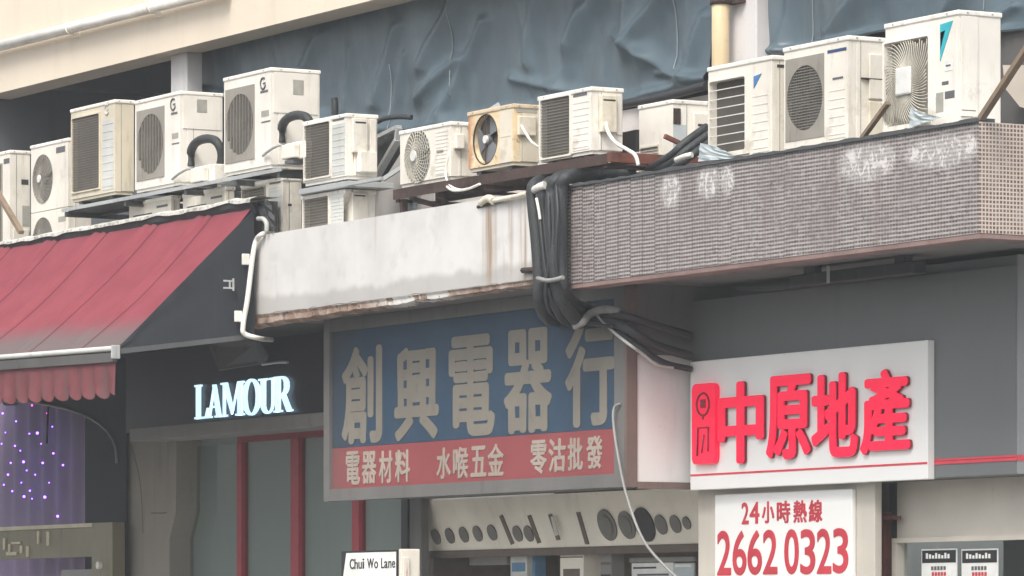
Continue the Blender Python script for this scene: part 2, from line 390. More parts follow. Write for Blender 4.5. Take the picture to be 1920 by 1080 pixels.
# ------------------------------------------------------------------ ground
g = MB(); g.poly([(-400,-400,0),(400,-400,0),(400,400,0),(-400,400,0)]); struct('ground', g, 'asphalt')
g = MB(); g.box((-40,-3.2,.004),(40,8,.14)); struct('pavement', g, 'paving')

# ------------------------------------------------------------------ levels shared by the row of shops
ZT_T, ZT_B = ZY(1063, 353, 0), ZY(1063, 539, 0)          # tiled canopy top and bottom
ZW_T, ZW_B, ZW_C = ZY(484, 442, 0), ZY(469, 593, 0), ZY(620, 600, 0)   # rendered canopy: top, foot of render, foot of the broken edge
XT0, XT1 = XY(1063, 0), XY(1836, 0)
XW0, XW1 = XY(484, 0), XY(1002, 0)
XL = XY(-260, 0)                                          # left limit of the modelled row

# ------------------------------------------------------------------ upper storey
Yb = 1.25
zbeam = ZY(0, 174, Yb); 
bld = thing('apartment_building', 'cream upper storey with a dark open bay and grey pillars above the shops', 'building', (0, 3, ZW_T))
XR = XY(2150, Yb)
w = MB(); w.box((XL, Yb, zbeam), (XR, Yb+.32, zbeam+2.6)); part('wall', w, 'cream_wall', bld)
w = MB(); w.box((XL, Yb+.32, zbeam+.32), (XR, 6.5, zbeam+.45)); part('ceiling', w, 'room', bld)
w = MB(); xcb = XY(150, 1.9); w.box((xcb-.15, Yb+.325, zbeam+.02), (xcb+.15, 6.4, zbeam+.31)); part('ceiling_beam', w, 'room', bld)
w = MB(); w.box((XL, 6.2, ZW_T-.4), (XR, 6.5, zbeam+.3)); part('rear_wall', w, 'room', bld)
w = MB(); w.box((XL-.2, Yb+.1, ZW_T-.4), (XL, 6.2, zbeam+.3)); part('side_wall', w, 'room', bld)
xp0 = XY(320, 1.42); xp1 = XY(350, 1.42)
w = MB(); w.box((xp0, 1.42, ZW_T), (xp1, 1.42+.16, zbeam-.002), .01); part('pillar', w, 'pillar_grey', bld)
w = MB(); w.box((XY(1362, 1.5), 1.5, ZT_T-.1), (XY(1418, 1.5), 1.95, zbeam-.002), .01); part('pillar', w, 'pillar_grey', bld)
w = MB(); zs = ZY(1180, 205, 1.72); w.box((XY(690, 1.72), 1.72, ZW_T-.2), (XR, 1.9, zs)); part('parapet_wall', w, 'white_wall', bld)
w = MB(); w.box((XL, 1.72, ZW_T-.2), (XY(690,1.72)-.002, 1.9, ZY(300, 300, 1.72))); part('sill_wall', w, 'room', bld)
# drain pipe along the upper wall
pr = thing('drain_pipe', 'long white drain pipe running along the cream upper wall', 'pipe', P(100, 60, Yb-.09))
a, b = P(-60, 101, Yb-.09), P(420, -20, Yb-.09)
part('pipe', MB().tube([a, b], .052, 14), 'pvc', pr)
for px in (145, 297):
    q = a.lerp(b, (px+60)/480.); d = (b-a).normalized()
    part('clamp', MB().tube([q-d*.018, q+d*.018], .060, 14).box((q.x-.012, Yb-.06, q.z-.085), (q.x+.012, Yb, q.z-.04)), 'pvc', pr)
# yellowed downpipe
dp = thing('downpipe', 'yellowed vertical downpipe beside the pale grey pillar between the two tarpaulins', 'pipe', P(1351, 130, 1.38))
x = XY(1351, 1.38); part('pipe', MB().tube([(x, 1.38, ZT_T-.05), (x, 1.38, zbeam+.3)], .066, 16), 'yellow_pipe', dp)
zc = ZY(1351, 4, 1.38); part('bracket', MB().tube([(x,1.38,zc-.02),(x,1.38,zc+.02)], .078, 16).box((x-.02,1.44,zc-.015),(x+.16,1.499,zc+.015)), 'rust', dp)

# ------------------------------------------------------------------ tarpaulins
def tarp_mat():
    m = M('slate blue tarpaulin', .36, 0, .6)
    n = m.noise(m.obj, 1.6, 4); c = m.mix(m.ramp(n, .3, .7), (.072,.106,.130), (.096,.138,.166))
    d = m.ramp(m.noise(m.map(m.obj, scale=(1,1,.3)), 5, 6, .65), .5, .75); c = m.mix(m.math('MULTIPLY', d, .3), c, (.17,.21,.22))
    m.color(c); m.bump(m.noise(m.map(m.obj, scale=(1,1,.5)), 6, 5, .55, .5), .22, .03); return m.m
MT['tarp'] = tarp_mat(); MT['seam'] = flat('pale seam', (.30,.34,.35), .6)
def seg_d(px, py, L):
    x0, y0, x1, y1 = L; dx, dy = x1-x0, y1-y0; q = dx*dx+dy*dy; t = max(0, min(1, ((px-x0)*dx+(py-y0)*dy)/q))
    return ((px-x0)*dy - (py-y0)*dx) / math.sqrt(q), math.hypot(px-x0-dx*t, py-y0-dy*t)
def tarpaulin(l, r, bottom, Y, ridges, seams, label, top=-70):
    cols = int((r-l)/4); rows_n = 75; rows = []
    xb = [p[0] for p in bottom]
    def bot(px):
        for (a, ya), (b, yb) in zip(bottom, bottom[1:]):
            if a <= px <= b: return ya + (yb-ya)*(px-a)/(b-a)
        return bottom[-1][1] if px > bottom[-1][0] else bottom[0][1]
    def at(px, f):
        if l < 400 and px < l+60: px += 26*f*(1-(px-l)/60)
        yb = bot(px); zb = ZY(px, yb, Y); zt = min(zbeam+.25, ZY(px, top, Y)); x = XY(px, Y); z = zb + (zt-zb)*f
        py = yb + (top-yb)*f
        y = 0.
        for (L, wd, amp) in ridges:
            sd, d = seg_d(px, py, L); e = math.exp(-(d/wd)**2)
            e2 = math.exp(-abs(d)/(wd*.55)); y -= .72*amp*(.55*e + .75*e2)*(1 + .45*math.tanh(sd/wd*2))
        q = Vector((x*1.1, z*.5, 3.1+Y)); y -= .08*mnoise.noise(q); y -= .040*mnoise.noise(Vector((x*2.2 + z*.8, z*.20, 1.7))); y -= .014*mnoise.noise(Vector((x*6.5 + z*2.2, z*.5, 8.7)))
        y -= .004*mnoise.noise(Vector((x*9 + z*3, z*1.2, 5.7)))
        y -= .05*math.exp(-((f-.03)/.05)**2)
        return Vector((x, Y + y, z))
    for i in range(rows_n+1): rows.append([at(l + (r-l)*j/cols, 1 - i/rows_n) for j in range(cols+1)])
    t = thing('tarpaulin', label, 'tarpaulin', P((l+r)/2, bot((l+r)/2), Y))
    m = MB(); m.grid(rows); part('sheet', m, 'tarp', t)
    for pts in seams:
        pp = []
        for (px, f0, f1) in pts:
            for k in range(12): q = at(px, f0+(f1-f0)*k/11); pp.append(q + Vector((-(1-k/11)*.0, -.004, 0)))
        part('seam', MB().tube(pp, .005, 5, smooth=False), 'seam', t)
    return t
tarpaulin(352, 1336, [(352,168),(420,178),(560,215),(640,240),(700,250),(770,252),(880,240),(1000,222),(1170,197),(1250,176),(1336,152)], 1.66, [
    ((600,20,560,140), 16, .05), ((745,30,700,190), 14, .05), ((860,-10,800,120), 18, .07), ((760,90,735,215), 9, .035), ((905,40,830,215), 12, .05),
    ((860,110,790,180), 14, .06), ((1010,-20,990,120), 20, .05), ((1120,-30,1065,80), 24, .07), ((1150,70,1215,110), 16, .05), ((1210,105,1280,150), 18, .06), ((1255,-20,1170,90), 20, .07),
    ((1320,30,1290,140), 16, .06), ((1240,140,1310,145), 9, .03), ((1085,20,1040,190), 16, .05), ((660,60,640,200), 10, .03), ((960,150,1100,180), 12, .04), ((1190,-40,1170,70), 16, .06)],
    [[(735,.0,.45)], [(852,.2,1.)], [(1270,.0,1.)]], 'large slate blue tarpaulin with loose folds hung behind the middle outdoor units')
tarpaulin(1420, 2000, [(1420,108),(1470,100),(1580,82),(1660,60),(1780,58),(1876,62),(2000,50)], 1.66, [
    ((1450,-20,1440,90), 12, .08), ((1475,-20,1462,95), 9, .05), ((1640,-40,1560,60), 26, .08), ((1800,-30,1740,50), 20, .07), ((1900,10,1840,55), 12, .05)],
    [[(1515,.0,1.)], [(1845,.3,1.)]], 'smaller slate blue tarpaulin behind the tall outdoor units right of the pillar')
# rolled hem below the large tarpaulin
tag(ob('batten', MB().tube([P(1165,196,1.55), P(1240,182,1.55), P(1325,160,1.55)], .035, 8), 'cable_black'), 'black rolled batten along the bottom hem of the tarpaulin', 'batten')
MT['cloth_dark'] = worn('dark bundled sheet', (.035,.038,.041), (.09,.09,.09), .5, 6, .7)
tag(ob('cloth_roll', MB().tube([P(708,228,1.3), P(722,222,1.32), P(748,219,1.3), P(772,220,1.35)], .022, 8), 'cloth_dark'), 'thin dark rolled sheet lying below the big tarpaulin', 'cloth')

# ------------------------------------------------------------------ canopies
def px_mark(px, py, rx, rz):
    c = P(px, py, 0); return ((c.x, 0, c.z), (rx, 3, rz))
tc = thing('tiled_canopy', 'street canopy clad in grey mauve mosaic tiles with traces of removed letters', 'canopy', ((XT0+XT1)/2, .65, ZT_B))
def rel(mk, t):
    (c, r) = mk; return (tuple(c[i]-t.location[i] for i in range(3)), r)
marks = [rel(px_mark(*q), tc) for q in ((1257,358,.13,.11),(1328,342,.14,.105),(1364,337,.08,.10),(1620,305,.28,.12),(1662,300,.10,.09),(1740,288,.24,.09),(1775,284,.20,.10),(1815,275,.10,.08))]
MT['mosaic'] = course_mosaic('grey mauve mosaic', (.066,.052,.052), (.130,.108,.106), (.42,.388,.372), .0268, .165, XT0-tc.location.x, marks)
MT['mosaic_end'] = tile_material('brown mosaic', (.12,.065,.055), (.20,.12,.095), (.56,.50,.44), .0265, .0265, 1, (), .19)
T = .012
w = MB(); w.box((XT0, 0, ZT_B+.02), (XT1-.002, T, ZT_T)); part('front_tiling', w, 'mosaic', tc)
w = MB(); w.box((XT1-.002, 0.0, ZT_B+.02), (XT1+.010, 1.5, ZT_T)); part('end_tiling', w, 'mosaic_end', tc)
w = MB(); w.box((XT0+.01, T, ZT_B+.03), (XT1-.002, 1.72, ZT_T-.01)); part('slab', w, 'soffit', tc)
w = MB(); w.box((XT0, .004, ZT_B-.012), (XT1+.006, .17, ZT_B+.02)).box((XT1-.17, .17, ZT_B-.012), (XT1+.006, 1.5, ZT_B+.02)); part('soffit_edge', w, 'soffit_lip', tc)
rows = []
for k in range(60):
    x = XT0 + (XT1-XT0)*k/59; j = random.uniform(-.008, .010); rows.append((x, j))
w = MB()
for (x0, j0), (x1, j1) in zip(rows, rows[1:]):
    w.prism([(x0,-.02,ZT_T+.001),(x1,-.02,ZT_T+.001),(x1,-.02,ZT_T+.022+j1),(x0,-.02,ZT_T+.022+j0)], (0,.14,0))
part('coping', w, 'dark_steel', tc)

wc = thing('concrete_canopy', 'white rendered canopy with rust streaks and a broken brown lower edge', 'canopy', ((XW0+XW1)/2, .6, ZW_C))
def wc_mat():
    m = M('white render with stains', .85)
    L = wc.location; n = m.noise(m.obj, 1.3, 5, .6)
    c = m.mix(m.ramp(n, .3, .7), (.56,.545,.53), (.68,.665,.645))
    d = m.ramp(m.noise(m.obj, 4, 6, .65), .52, .72); c = m.mix(m.math('MULTIPLY', d, .35), c, (.40,.385,.37))
    o = m.xyz(m.obj); zr = ZW_B - L.z
    wav = m.noise(m.map(m.obj, scale=(1,1,.2)), 2.2, 4)
    low = m.ramp(m.math('SUBTRACT', o[2], m.math('MULTIPLY', wav, .22)), zr-.02, zr+.05, 1., 0.)
    c = m.mix(m.math('MULTIPLY', low, .5), c, (.29,.275,.26))
    st = m.noise(m.map(m.obj, scale=(1,1,.03)), 11, 4, .6)
    tot = None
    for (px, py, rx, rz, k) in ((915,455,.07,.33,.9),(950,440,.09,.32,.8),(980,455,.06,.36,.9),(935,430,.16,.30,.45),(1000,470,.03,.30,.8),(700,430,.05,.22,.25)):
        q = P(px, py, 0); e = m.math('MULTIPLY', m.ell(m.obj, (q.x-L.x, 0-L.y, q.z-L.z), (rx, 3, rz), .5), k)
        tot = e if tot is None else m.math('MAXIMUM', tot, e)
    s = m.math('MULTIPLY', tot, m.ramp(st, .38, .62)); c = m.mix(s, c, (.30,.20,.125))
    drip = m.ramp(m.noise(m.map(m.obj, scale=(1,1,.05)), 5, 5), .58, .75); c = m.mix(m.math('MULTIPLY', drip, .3), c, (.36,.34,.32))
    m.color(c); m.bump(m.noise(m.obj, 14, 5), .15, .01); return m.m
MT['render_white'] = wc_mat()
xa, xb = P(469, 593, 0).x, XW0
w = MB(); w.prism([(xa,0,ZW_B),(XW1,0,ZW_B),(XW1,0,ZW_T),(xb,0,ZW_T)], (0, .1, 0)); part('render_face', w, 'render_white', wc)
# broken lower edge: a strip whose depth and foot wander
def peel_mat():
    m = M('broken brown edge', .9); n = m.noise(m.obj, 7, 6, .65); L = wc.location
    c = m.mix(m.ramp(n, .35, .65), (.27,.17,.125), (.44,.35,.29))
    q = m.ramp(m.noise(m.obj, 16, 4), .56, .66); c = m.mix(m.math('MULTIPLY', q, .8), c, (.10,.085,.075))
    e = m.ell(m.obj, (XY(775,0)-L.x, -L.y, ZW_B-L.z-.02), (.6, 3, .06), .5); p = m.ramp(m.noise(m.obj, 9, 3), .42, .5)
    c = m.mix(m.math('MULTIPLY', e, p), c, (.70,.69,.66)); m.color(c); m.bump(n, .8, .03); return m.m
MT['peel'] = peel_mat()
rows = [[], [], [], []]; N = 150
for k in range(N+1):
    f = k/N; x = P(462, 617, 0).x*(1-f) + XW1*f; n1 = mnoise.noise(Vector((x*3.1, 1, 2))); n2 = mnoise.noise(Vector((x*9, 5, 2)))
    zb = ZW_B - .095 + .055*f + .018*n1 + .012*n2; zt = ZW_B + .004 + .028*max(0, n1+.1)*(1-f) + .008*n2
    dy = .022 + .02*n2
    rows[0].append((x, -.003, zt)); rows[1].append((x, dy*.6, (zt*.7+zb*.3))); rows[2].append((x, .004+dy*.4, (zt*.25+zb*.75))); rows[3].append((x, .10, zb))
w = MB(); w.grid(rows, smooth=False); part('broken_edge', w, 'peel', wc)
zsl = ZW_B - .05
w = MB(); w.box((xa+.15, .1, zsl), (XW1, 1.72, ZW_T-.01)); part('slab', w, 'soffit', wc)
w = MB(); w.prism([(xa,.1,ZW_B-.04),(xa+.149,.1,ZW_B-.04),(xa+.149,.1,ZW_T-.01),(xb,.1,ZW_T-.01)], (0,1.3,0)); part('end_wall', w, 'slab_dark', wc)

# parapet on the left, behind the awning
ZL = ZY(470, 376, 0)
lp = thing('canopy_parapet', 'dark concrete parapet behind the red awning topped by crumpled white flashing', 'parapet', (XY(240,.1), .1, ZW_B))
w = MB(); w.box((XL, .06, ZW_B), (XY(492,.06), .2, ZL-.005)); part('upstand', w, 'slab_dark', lp)
w = MB(); w.box((XL, .2, ZW_B), (xa-.02, 1.72, ZW_T-.02)); part('slab', w, 'slab_dark', lp)
MT['cloth_dark'] = worn('dark bundled sheet', (.035,.038,.041), (.09,.09,.09), .5, 6, .7)
w = MB(); rows = [[], [], [], []]; flap = [[], [], []]
for k in range(141):
    f = k/140; px = -200 + f*680; p = P(px, 376 + (470-px)*.163 + 2, -.06)
    a = mnoise.noise(Vector((p.x*2.3, 1, 1)))*.030; b = mnoise.noise(Vector((p.x*5, 2, 4)))*.012
    z = ZL + a*.6 - .012
    rows[0].append((p.x, .14, z+.03)); rows[1].append((p.x, -.04+b, z+.036+b)); rows[2].append((p.x, -.11+b, z+.012+b)); rows[3].append((p.x, -.112+b, z-.012+a*.5+b))
    flap[0].append((p.x, -.10+b, z-.012+a*.5+b)); flap[1].append((p.x, -.085-a, z-.055+b*1.2)); flap[2].append((p.x, -.065-a, z-.095+a*.8))
w.grid(rows, smooth=False); part('flashing', w, 'flashing', lp)
w = MB(); w.grid(flap, smooth=False); part('flap', w, 'cloth_dark', lp)

# ------------------------------------------------------------------ air conditioner outdoor units
def AC(label, pl, pc, pr, yt, yb, Y, mat, grille, gtype, front=(), side=(), ribs=None, hub=None, second=None, frame='grille', wire='grille_dark', name='outdoor_unit', lid=True, panel=None):
    """box from photo columns (front left, corner, back right) and rows (top and bottom of the corner); grille is (x0,x1,z0,z1) as shares of the front"""
    X0, X1 = XY(pl, Y), XY(pc, Y); w = X1-X0; d = YX(pr, X1)-Y; zb, zt = ZY(pc, yb, Y), ZY(pc, yt, Y); h = zt-zb
    t = thing(name, label, 'air conditioner', (X0, Y, zb), 'air conditioner outdoor units on the canopies')
    FT = .06
    def o(n, mb, m, parent=None, lab=None):
        q = ob(n, mb, m, parent or t)
        if lab: q['label'] = lab
        return q
    gx0, gx1, gz0, gz1 = grille[0]*w, grille[1]*w, grille[2]*h, grille[3]*h
    gs = [(gx0, gx1, gz0, gz1)] + ([tuple((second[0]*w, second[1]*w, second[2]*h, second[3]*h))] if second else [])
    o('casing', MB().box((0, FT, .025), (w, d, h-.028), .008), mat)
    bands = [(.025, h-.03)] if not second else [(.025, (gs[1][3]+gs[0][2])/2-.003), ((gs[1][3]+gs[0][2])/2+.003, h-.03)]
    for i, (a, b, c, e) in enumerate(gs):
        bz0, bz1 = bands[0] if not second else bands[1-i]
        cx, cz = (a+b)/2, (c+e)/2; r = min(b-a, e-c)/2*.97
        rnd = gtype in ('ring', 'open')
        hole = round_hole(cx, cz, r) if rnd else rect_hole(a, b, c, e)
        o('front_panel', MB().ring((.002, w-.002, bz0, bz1), hole, 0, FT), panel or mat)
        hs = MB()
        if rnd: hs.disc((cx, cz), r+.003, .050, .058, 32)
        else: hs.box((a-.003, .050, c-.003), (b+.003, .058, e+.003))
        o('fan_housing', hs, {'swirl': 'grille', 'ring': 'grille_dark'}.get(gtype, 'coil'))
        fr = min(r, min(b-a, e-c)/2*.93)
        # fan blades
        fb = MB()
        if gtype in ('open', 'ring', 'vslat', 'perf'):
            nb = 3
            for k in range(nb):
                a0 = 2*math.pi*k/nb + .35
                pts = []
                for j in range(9):
                    an = a0 + 1.25*j/8; pts.append((cx+fr*.93*math.cos(an), .018+.024*j/8, cz+fr*.93*math.sin(an)))
                inn = [(cx+fr*.22*math.cos(a0+1.0*j/8+.35), .022+.02*j/8, cz+fr*.22*math.sin(a0+1.0*j/8+.35)) for j in range(9)]
                for j in range(8):
                    fb.poly([inn[j], pts[j], pts[j+1], inn[j+1]])
            fb.disc((cx, cz), fr*.22, .012, .045, 20)
            o('fan', fb, 'blade')
        g = MB()
        if gtype == 'mesh':
            n = int((b-a)/.016); 
            for k in range(1, n): x = a+(b-a)*k/n; g.box((x-.0022, .001, c), (x+.0022, .005, e))
            n = int((e-c)/.022)
            for k in range(1, n): z = c+(e-c)*k/n; g.box((a, -.003, z-.0024), (b, .0008, z+.0024))
            o('grille', g, wire)
            o('grille_frame', MB().ring((a-.012, b+.012, c-.012, e+.012), rect_hole(a, b, c, e), -.012, -.001), frame)
        elif gtype == 'vslat':
            o('grille_plate', MB().ring((a, b, c, e), round_hole(cx, cz, fr), -.006, .012), 'grille')
            n = 9
            for k in range(n):
                x = cx-fr+2*fr*(k+.5)/n; hh = math.sqrt(max(0, fr*fr-(x-cx)**2)); g.box((x-.0075, -.010, cz-hh), (x+.0075, .006, cz+hh), 0)
            n = int(2*fr/.05)
            for k in range(1, n): z = cz-fr+2*fr*k/n; hh = math.sqrt(max(0, fr*fr-(z-cz)**2)); g.box((cx-hh, -.002, z-.0018), (cx+hh, .002, z+.0018))
            o('grille', g, wire)
        elif gtype == 'perf':
            o('grille_plate', MB().ring((a, b, c, e), round_hole(cx, cz, fr), -.004, .012), 'grille')
            n = int(2*fr/.018)
            for k in range(1, n):
                z = cz-fr+2*fr*k/n; hh = math.sqrt(max(0, fr*fr-(z-cz)**2)); g.box((cx-hh, -.002, z-.003), (cx+hh, .002, z+.003)); g.box((z-cz+cx-.003, .0025, cz-hh), (z-cz+cx+.003, .006, cz+hh))
            o('grille', g, wire)
        elif gtype == 'bars':
            n = 8
            for k in range(n+1): z = c+(e-c)*k/n; g.box((a-.006, -.0065, z-.003), (b+.006, -.002, z+.003))
            o('grille', g, 'wire_white')
            o('grille_frame', MB().ring((a-.012, b+.045, c-.03, e+.012), rect_hole(a, b, c, e), -.014, -.0011), mat)
        elif gtype in ('ring', 'swirl'):
            R0 = r if gtype == 'ring' else max(b-a, e-c)/2*1.25
            hb = hub or .2
            n = int(R0*(1-hb)/.021)
            for k in range(n+1):
                rr = R0*hb + (R0-R0*hb)*k/n
                if gtype == 'ring': g.tube([(cx+rr*math.cos(q), -.004-.03*(1-rr/R0), cz+rr*math.sin(q)) for q in (2*math.pi*j/40 for j in range(41))], .0026, 4, smooth=False)
            ns = 30 if gtype == 'ring' else 60
            for k in range(ns):
                q0 = 2*math.pi*k/ns; pts = []
                for j in range(9):
                    rr = R0*hb+(R0-R0*hb)*j/8; q = q0 + (.5 if gtype == 'ring' else .75)*(j/8); x, z = cx+rr*math.cos(q), cz+rr*math.sin(q)
                    if gtype == 'swirl' and not (a <= x <= b and c <= z <= e): break
                    pts.append((x, -.006-.03*(1-rr/R0), z))
                if len(pts) > 1: g.tube(pts, .0034 if gtype == 'swirl' else .0028, 4, smooth=False)
            o('grille', g, wire)
            hb_ = MB()
            if gtype == 'ring': hb_.disc((cx, cz), R0*hb, -.045, -.030, 24)
            else: hb_.box((cx-.085, -.045, cz-.085), (cx+.085, -.026, cz+.095), .012)
            o('grille_hub', hb_, 'wire_white')
            if gtype == 'swirl':
                o('grille_frame', MB().ring((a-.015, b+.03, c-.03, e+.012), rect_hole(a, b, c, e), -.018, -.0011), mat)
        if gtype == 'open':
            o('fan_hub', MB().disc((cx, cz), fr*.17, -.006, .0115, 20), 'wire_white')
            g.tube([(cx+r*math.cos(q), .004, cz+r*math.sin(q)) for q in (2*math.pi*j/40 for j in range(41))], .006, 6, smooth=False)
            g.box((cx-.005, .001, cz-r), (cx+.005, .004, cz+r)); o('grille_rim', g, 'rust')
    if lid: o('lid', MB().box((-.008, -.008, h-.032), (w+.008, d+.006, h), .007), 'lid')
    for fx, fy in ((.12, None), (.86, None), (None, .2), (None, .78)):
        if random.random() < .75:
            o('screw', MB().box((w*fx-.006, -.0115, h-.02), (w*fx+.006, -.0082, h-.010)) if fx else MB().box((w+.0082, d*fy-.006, h-.02), (w+.0115, d*fy+.006, h-.010)), 'sticker')
    o('seam', MB().box((w+.0003, d*.30, .03), (w+.0022, d*.30+.005, h-.034)), 'sticker')
    o('base_pan', MB().box((.012, .012, 0), (w-.012, d-.012, .024)), mat)
    ft = MB()
    for fx in (.14*w, .82*w): o('foot', MB().box((fx, .02, -.025), (fx+.06, d-.02, -.0005)), 'dark_steel')
    if ribs:
        x0, x1, z0, z1, n, rm = ribs; rb = MB()
        rb_base = MB().box((x0*w, -.003, z0*h), (x1*w, -.0005, z1*h))
        o('side_louvre', rb_base, rm)
        for k in range(n):
            z = (z0+(z1-z0)*(k+.5)/n)*h; rb.box((x0*w+.008, -.0055, z-.004), (x1*w-.008, -.0032, z+.003))
        o('louvre_rib', rb, rm)
    for (n, x0, x1, z0, z1, m, pd) in front:
        if n == 'triangle_logo':
            mb = MB(); mb.prism([(x0*w, -.0045, z1*h), (x1*w, -.0045, z1*h+.01), (x0*w, -.0045, z0*h)], (0, .004, 0)); o('logo', mb, m)
        elif n == 'ring_logo':
            mb = MB(); cx, cz, rr = (x0+x1)/2*w, (z0+z1)/2*h, (x1-x0)/2*w
            mb.tube([(cx+rr*.75*math.cos(q), -.001, cz+rr*.75*math.sin(q)) for q in (2*math.pi*j/20 for j in range(3, 20))], .009, 6, smooth=False); mb.box((cx, -.006, cz-.006), (cx+rr*.7, -.0005, cz+.006)); o('logo', mb, m)
        else: o(n, MB().box((x0*w, -pd, z0*h), (x1*w, -.0005, z1*h), min(.004, pd*.3)), m)
    for (n, y0, y1, z0, z1, m, pd) in side:
        o(n, MB().box((w+.0005, y0*d, z0*h), (w+pd, y1*d, z1*h), min(.008, pd*.3)), m)
    t['group'] = 'air conditioner outdoor units on the canopies'
    return t, Vector((X0, Y, zb)), w, d, h

def ROW(px, z, Y): q = P(px, 1000, Y); return HY - (z-1.6)*F/((q-CAM).dot(V))
RW, RT = ZW_T-.01, ZT_T-.01                              # roof levels of the two canopies
def roof(px, Y, z, lift=.028): return ROW(px, z+lift, Y)
S = 'slot'
AC('white outdoor unit seen side on at the far left edge, next to the leaning pole', -30, 19, 57, 281, roof(19,.35,RW), .35, 'ac_white', (.08,.7,.1,.9), 'mesh',
   front=[('badge', .76,.98,.90,.94,'sticker_dark',.002)], side=[('handle_recess', .55,.9,.74,.78,S,.002), ('label', .6,.95,.42,.58,'sticker',.002), ('side_cover', .12,.9,.08,.40,'ac_white',.02)])
AC('tall twin fan outdoor unit with two round fan grilles one above the other', 58, 128, 172, 258, roof(128,.33,RW), .33, 'ac_white', (.05,.60,.50,.96), 'ring', second=(.05,.60,.04,.47), hub=.16,
   front=[('badge', .68,.92,.90,.945,'sticker_dark',.002), ('label', .74,.94,.38,.42,'sticker',.002)], wire='grille')
AC('cream outdoor unit with flat brown mesh grille and a ribbed panel on the long shelf', 133, 216, 252, 186, 364, .12, 'ac_cream', (.04,.66,.10,.89), 'mesh', ribs=(.72,.97,.06,.80,9,'grey_panel'), frame='ac_cream',
   front=[('ring_logo', .76,.88,.88,.94,'grey_panel',.002)])
AC('white outdoor unit with oval slatted grille between the cream unit and the tall white unit', 253, 338, 418, 170, 346, .12, 'ac_bright', (.05,.66,.12,.88), 'vslat', wire='grille_dark',
   front=[('ring_logo', .78,.92,.83,.91,'sticker_dark',.002), ('badge', .80,.94,.76,.785,'sticker_dark',.002), ('label', .82,.96,.50,.56,'sticker',.002), ('badge', .82,.98,.44,.455,'sticker_dark',.002)],
   side=[('sticker', .38,.62,.78,.92,'sticker',.009), ('side_panel', .06,.94,.60,.955,'ac_bright',.006)])
AC('tallest white outdoor unit with slatted grille and a cable loop on its side', 420, 508, 600, 126, 314, .12, 'ac_bright', (.04,.66,.12,.87), 'vslat', wire='grille_dark',
   front=[('ring_logo', .77,.91,.82,.89,'sticker_dark',.002), ('badge', .78,.94,.76,.785,'sticker_dark',.002), ('label', .80,.96,.52,.58,'sticker',.002), ('badge', .80,.99,.46,.475,'sticker_dark',.002)],
   side=[('sticker', .44,.66,.74,.89,'sticker',.009), ('side_panel', .05,.95,.55,.955,'ac_bright',.006)])
AC('small white unit with dark mesh grille standing on a tray above its twin', 569, 650, 708, 212, 335, .12, 'ac_bright', (.04,.63,.10,.93), 'mesh', frame='ac_white',
   ribs=(.67,.97,.08,.86,8,'grey_panel'), front=[('badge', .68,.94,.91,.955,'sticker_dark',.002)],
   side=[('side_cover', .14,.62,.40,.93,'ac_white',.035), ('handle_recess', .2,.58,.84,.88,S,.037), ('terminal_cover', .3,.85,.10,.42,'ac_white',.075), ('side_cover', .72,.93,.42,.93,'ac_white',.02)])
AC('small white unit with dark mesh grille standing underneath its twin', 567, 647, 704, 354, roof(647,.12,RW,.0), .12, 'ac_bright', (.04,.63,.06,.92), 'mesh', frame='ac_white',
   ribs=(.67,.97,.06,.84,8,'grey_panel'), front=[('badge', .68,.94,.90,.95,'sticker_dark',.002)],
   side=[('side_cover', .2,.72,.08,.92,'ac_white',.02), ('handle_recess', .26,.64,.80,.85,S,.022)])
AC('white outdoor unit half hidden by the flashing beside the top end of the red awning', 452, 531, 566, 331, roof(531,.24,RW), .24, 'ac_white', (.06,.58,.10,.88), 'mesh',
   ribs=(.66,.97,.08,.84,7,'grey_panel'), front=[('badge', .68,.94,.90,.945,'sticker_dark',.002), ('badge', .78,.90,.44,.48,'sticker_dark',.002)], side=[('screw_plate', .25,.45,.5,.54,S,.004)])
AC('low white unit showing only its top below the cream unit', 242, 321, 338, 366, roof(321,.24,RW), .24, 'ac_white', (.06,.58,.08,.70), 'mesh', front=[('badge', .66,.92,.82,.86,'sticker_dark',.002), ('handle_recess', .10,.55,.74,.76,S,.002)])
AC('low white unit showing only its top below the tallest white unit', 343, 423, 440, 349, roof(423,.24,RW), .24, 'ac_white', (.06,.58,.08,.70), 'mesh', front=[('badge', .66,.92,.82,.86,'sticker_dark',.002), ('handle_recess', .10,.55,.74,.76,S,.002)])
uK = AC('white unit with large round swirl grille at the left end of the rusty rack', 750, 846, 905, 227, 336, .10, 'ac_white', (.0,.70,.02,.98), 'ring', hub=.2, wire='wire_cream',
   ribs=(.70,.96,.10,.88,12,'ac_white'), front=[('badge', .74,.86,.50,.54,'sticker',.013)],
   side=[('terminal_cover', .06,.34,.52,.78,'ac_white',.05), ('sticker', .62,.8,.55,.8,'sticker',.002), ('badge', .5,.9,.87,.91,'sticker',.002)])
RUSTY = worn('rust bitten cream enamel', (.66,.52,.33), (.40,.14,.04), .55, 4, .6, lo=.48, hi=.7)
def rusty_front():
    m = M('rust eaten front panel', .65); o = m.xyz(m.obj); n = m.noise(m.obj, 7, 6, .65)
    up = m.ramp(m.math('ADD', o[2], m.math('MULTIPLY', n, .20)), .56, .70); lf = m.ramp(m.math('ADD', o[0], m.math('MULTIPLY', n, -.2)), -.10, .0, .8, 0.)
    c = m.mix(m.ramp(n, .35, .6), (.78,.69,.50), (.71,.56,.35)); c = m.mix(m.math('MAXIMUM', up, lf), c, (.42,.135,.035))
    d = m.ramp(m.noise(m.obj, 20, 4), .58, .7); c = m.mix(m.math('MULTIPLY', d, .6), c, (.16,.06,.03)); m.color(c); return m.m
MT['rusty'] = RUSTY; MT['rusty_front'] = rusty_front()
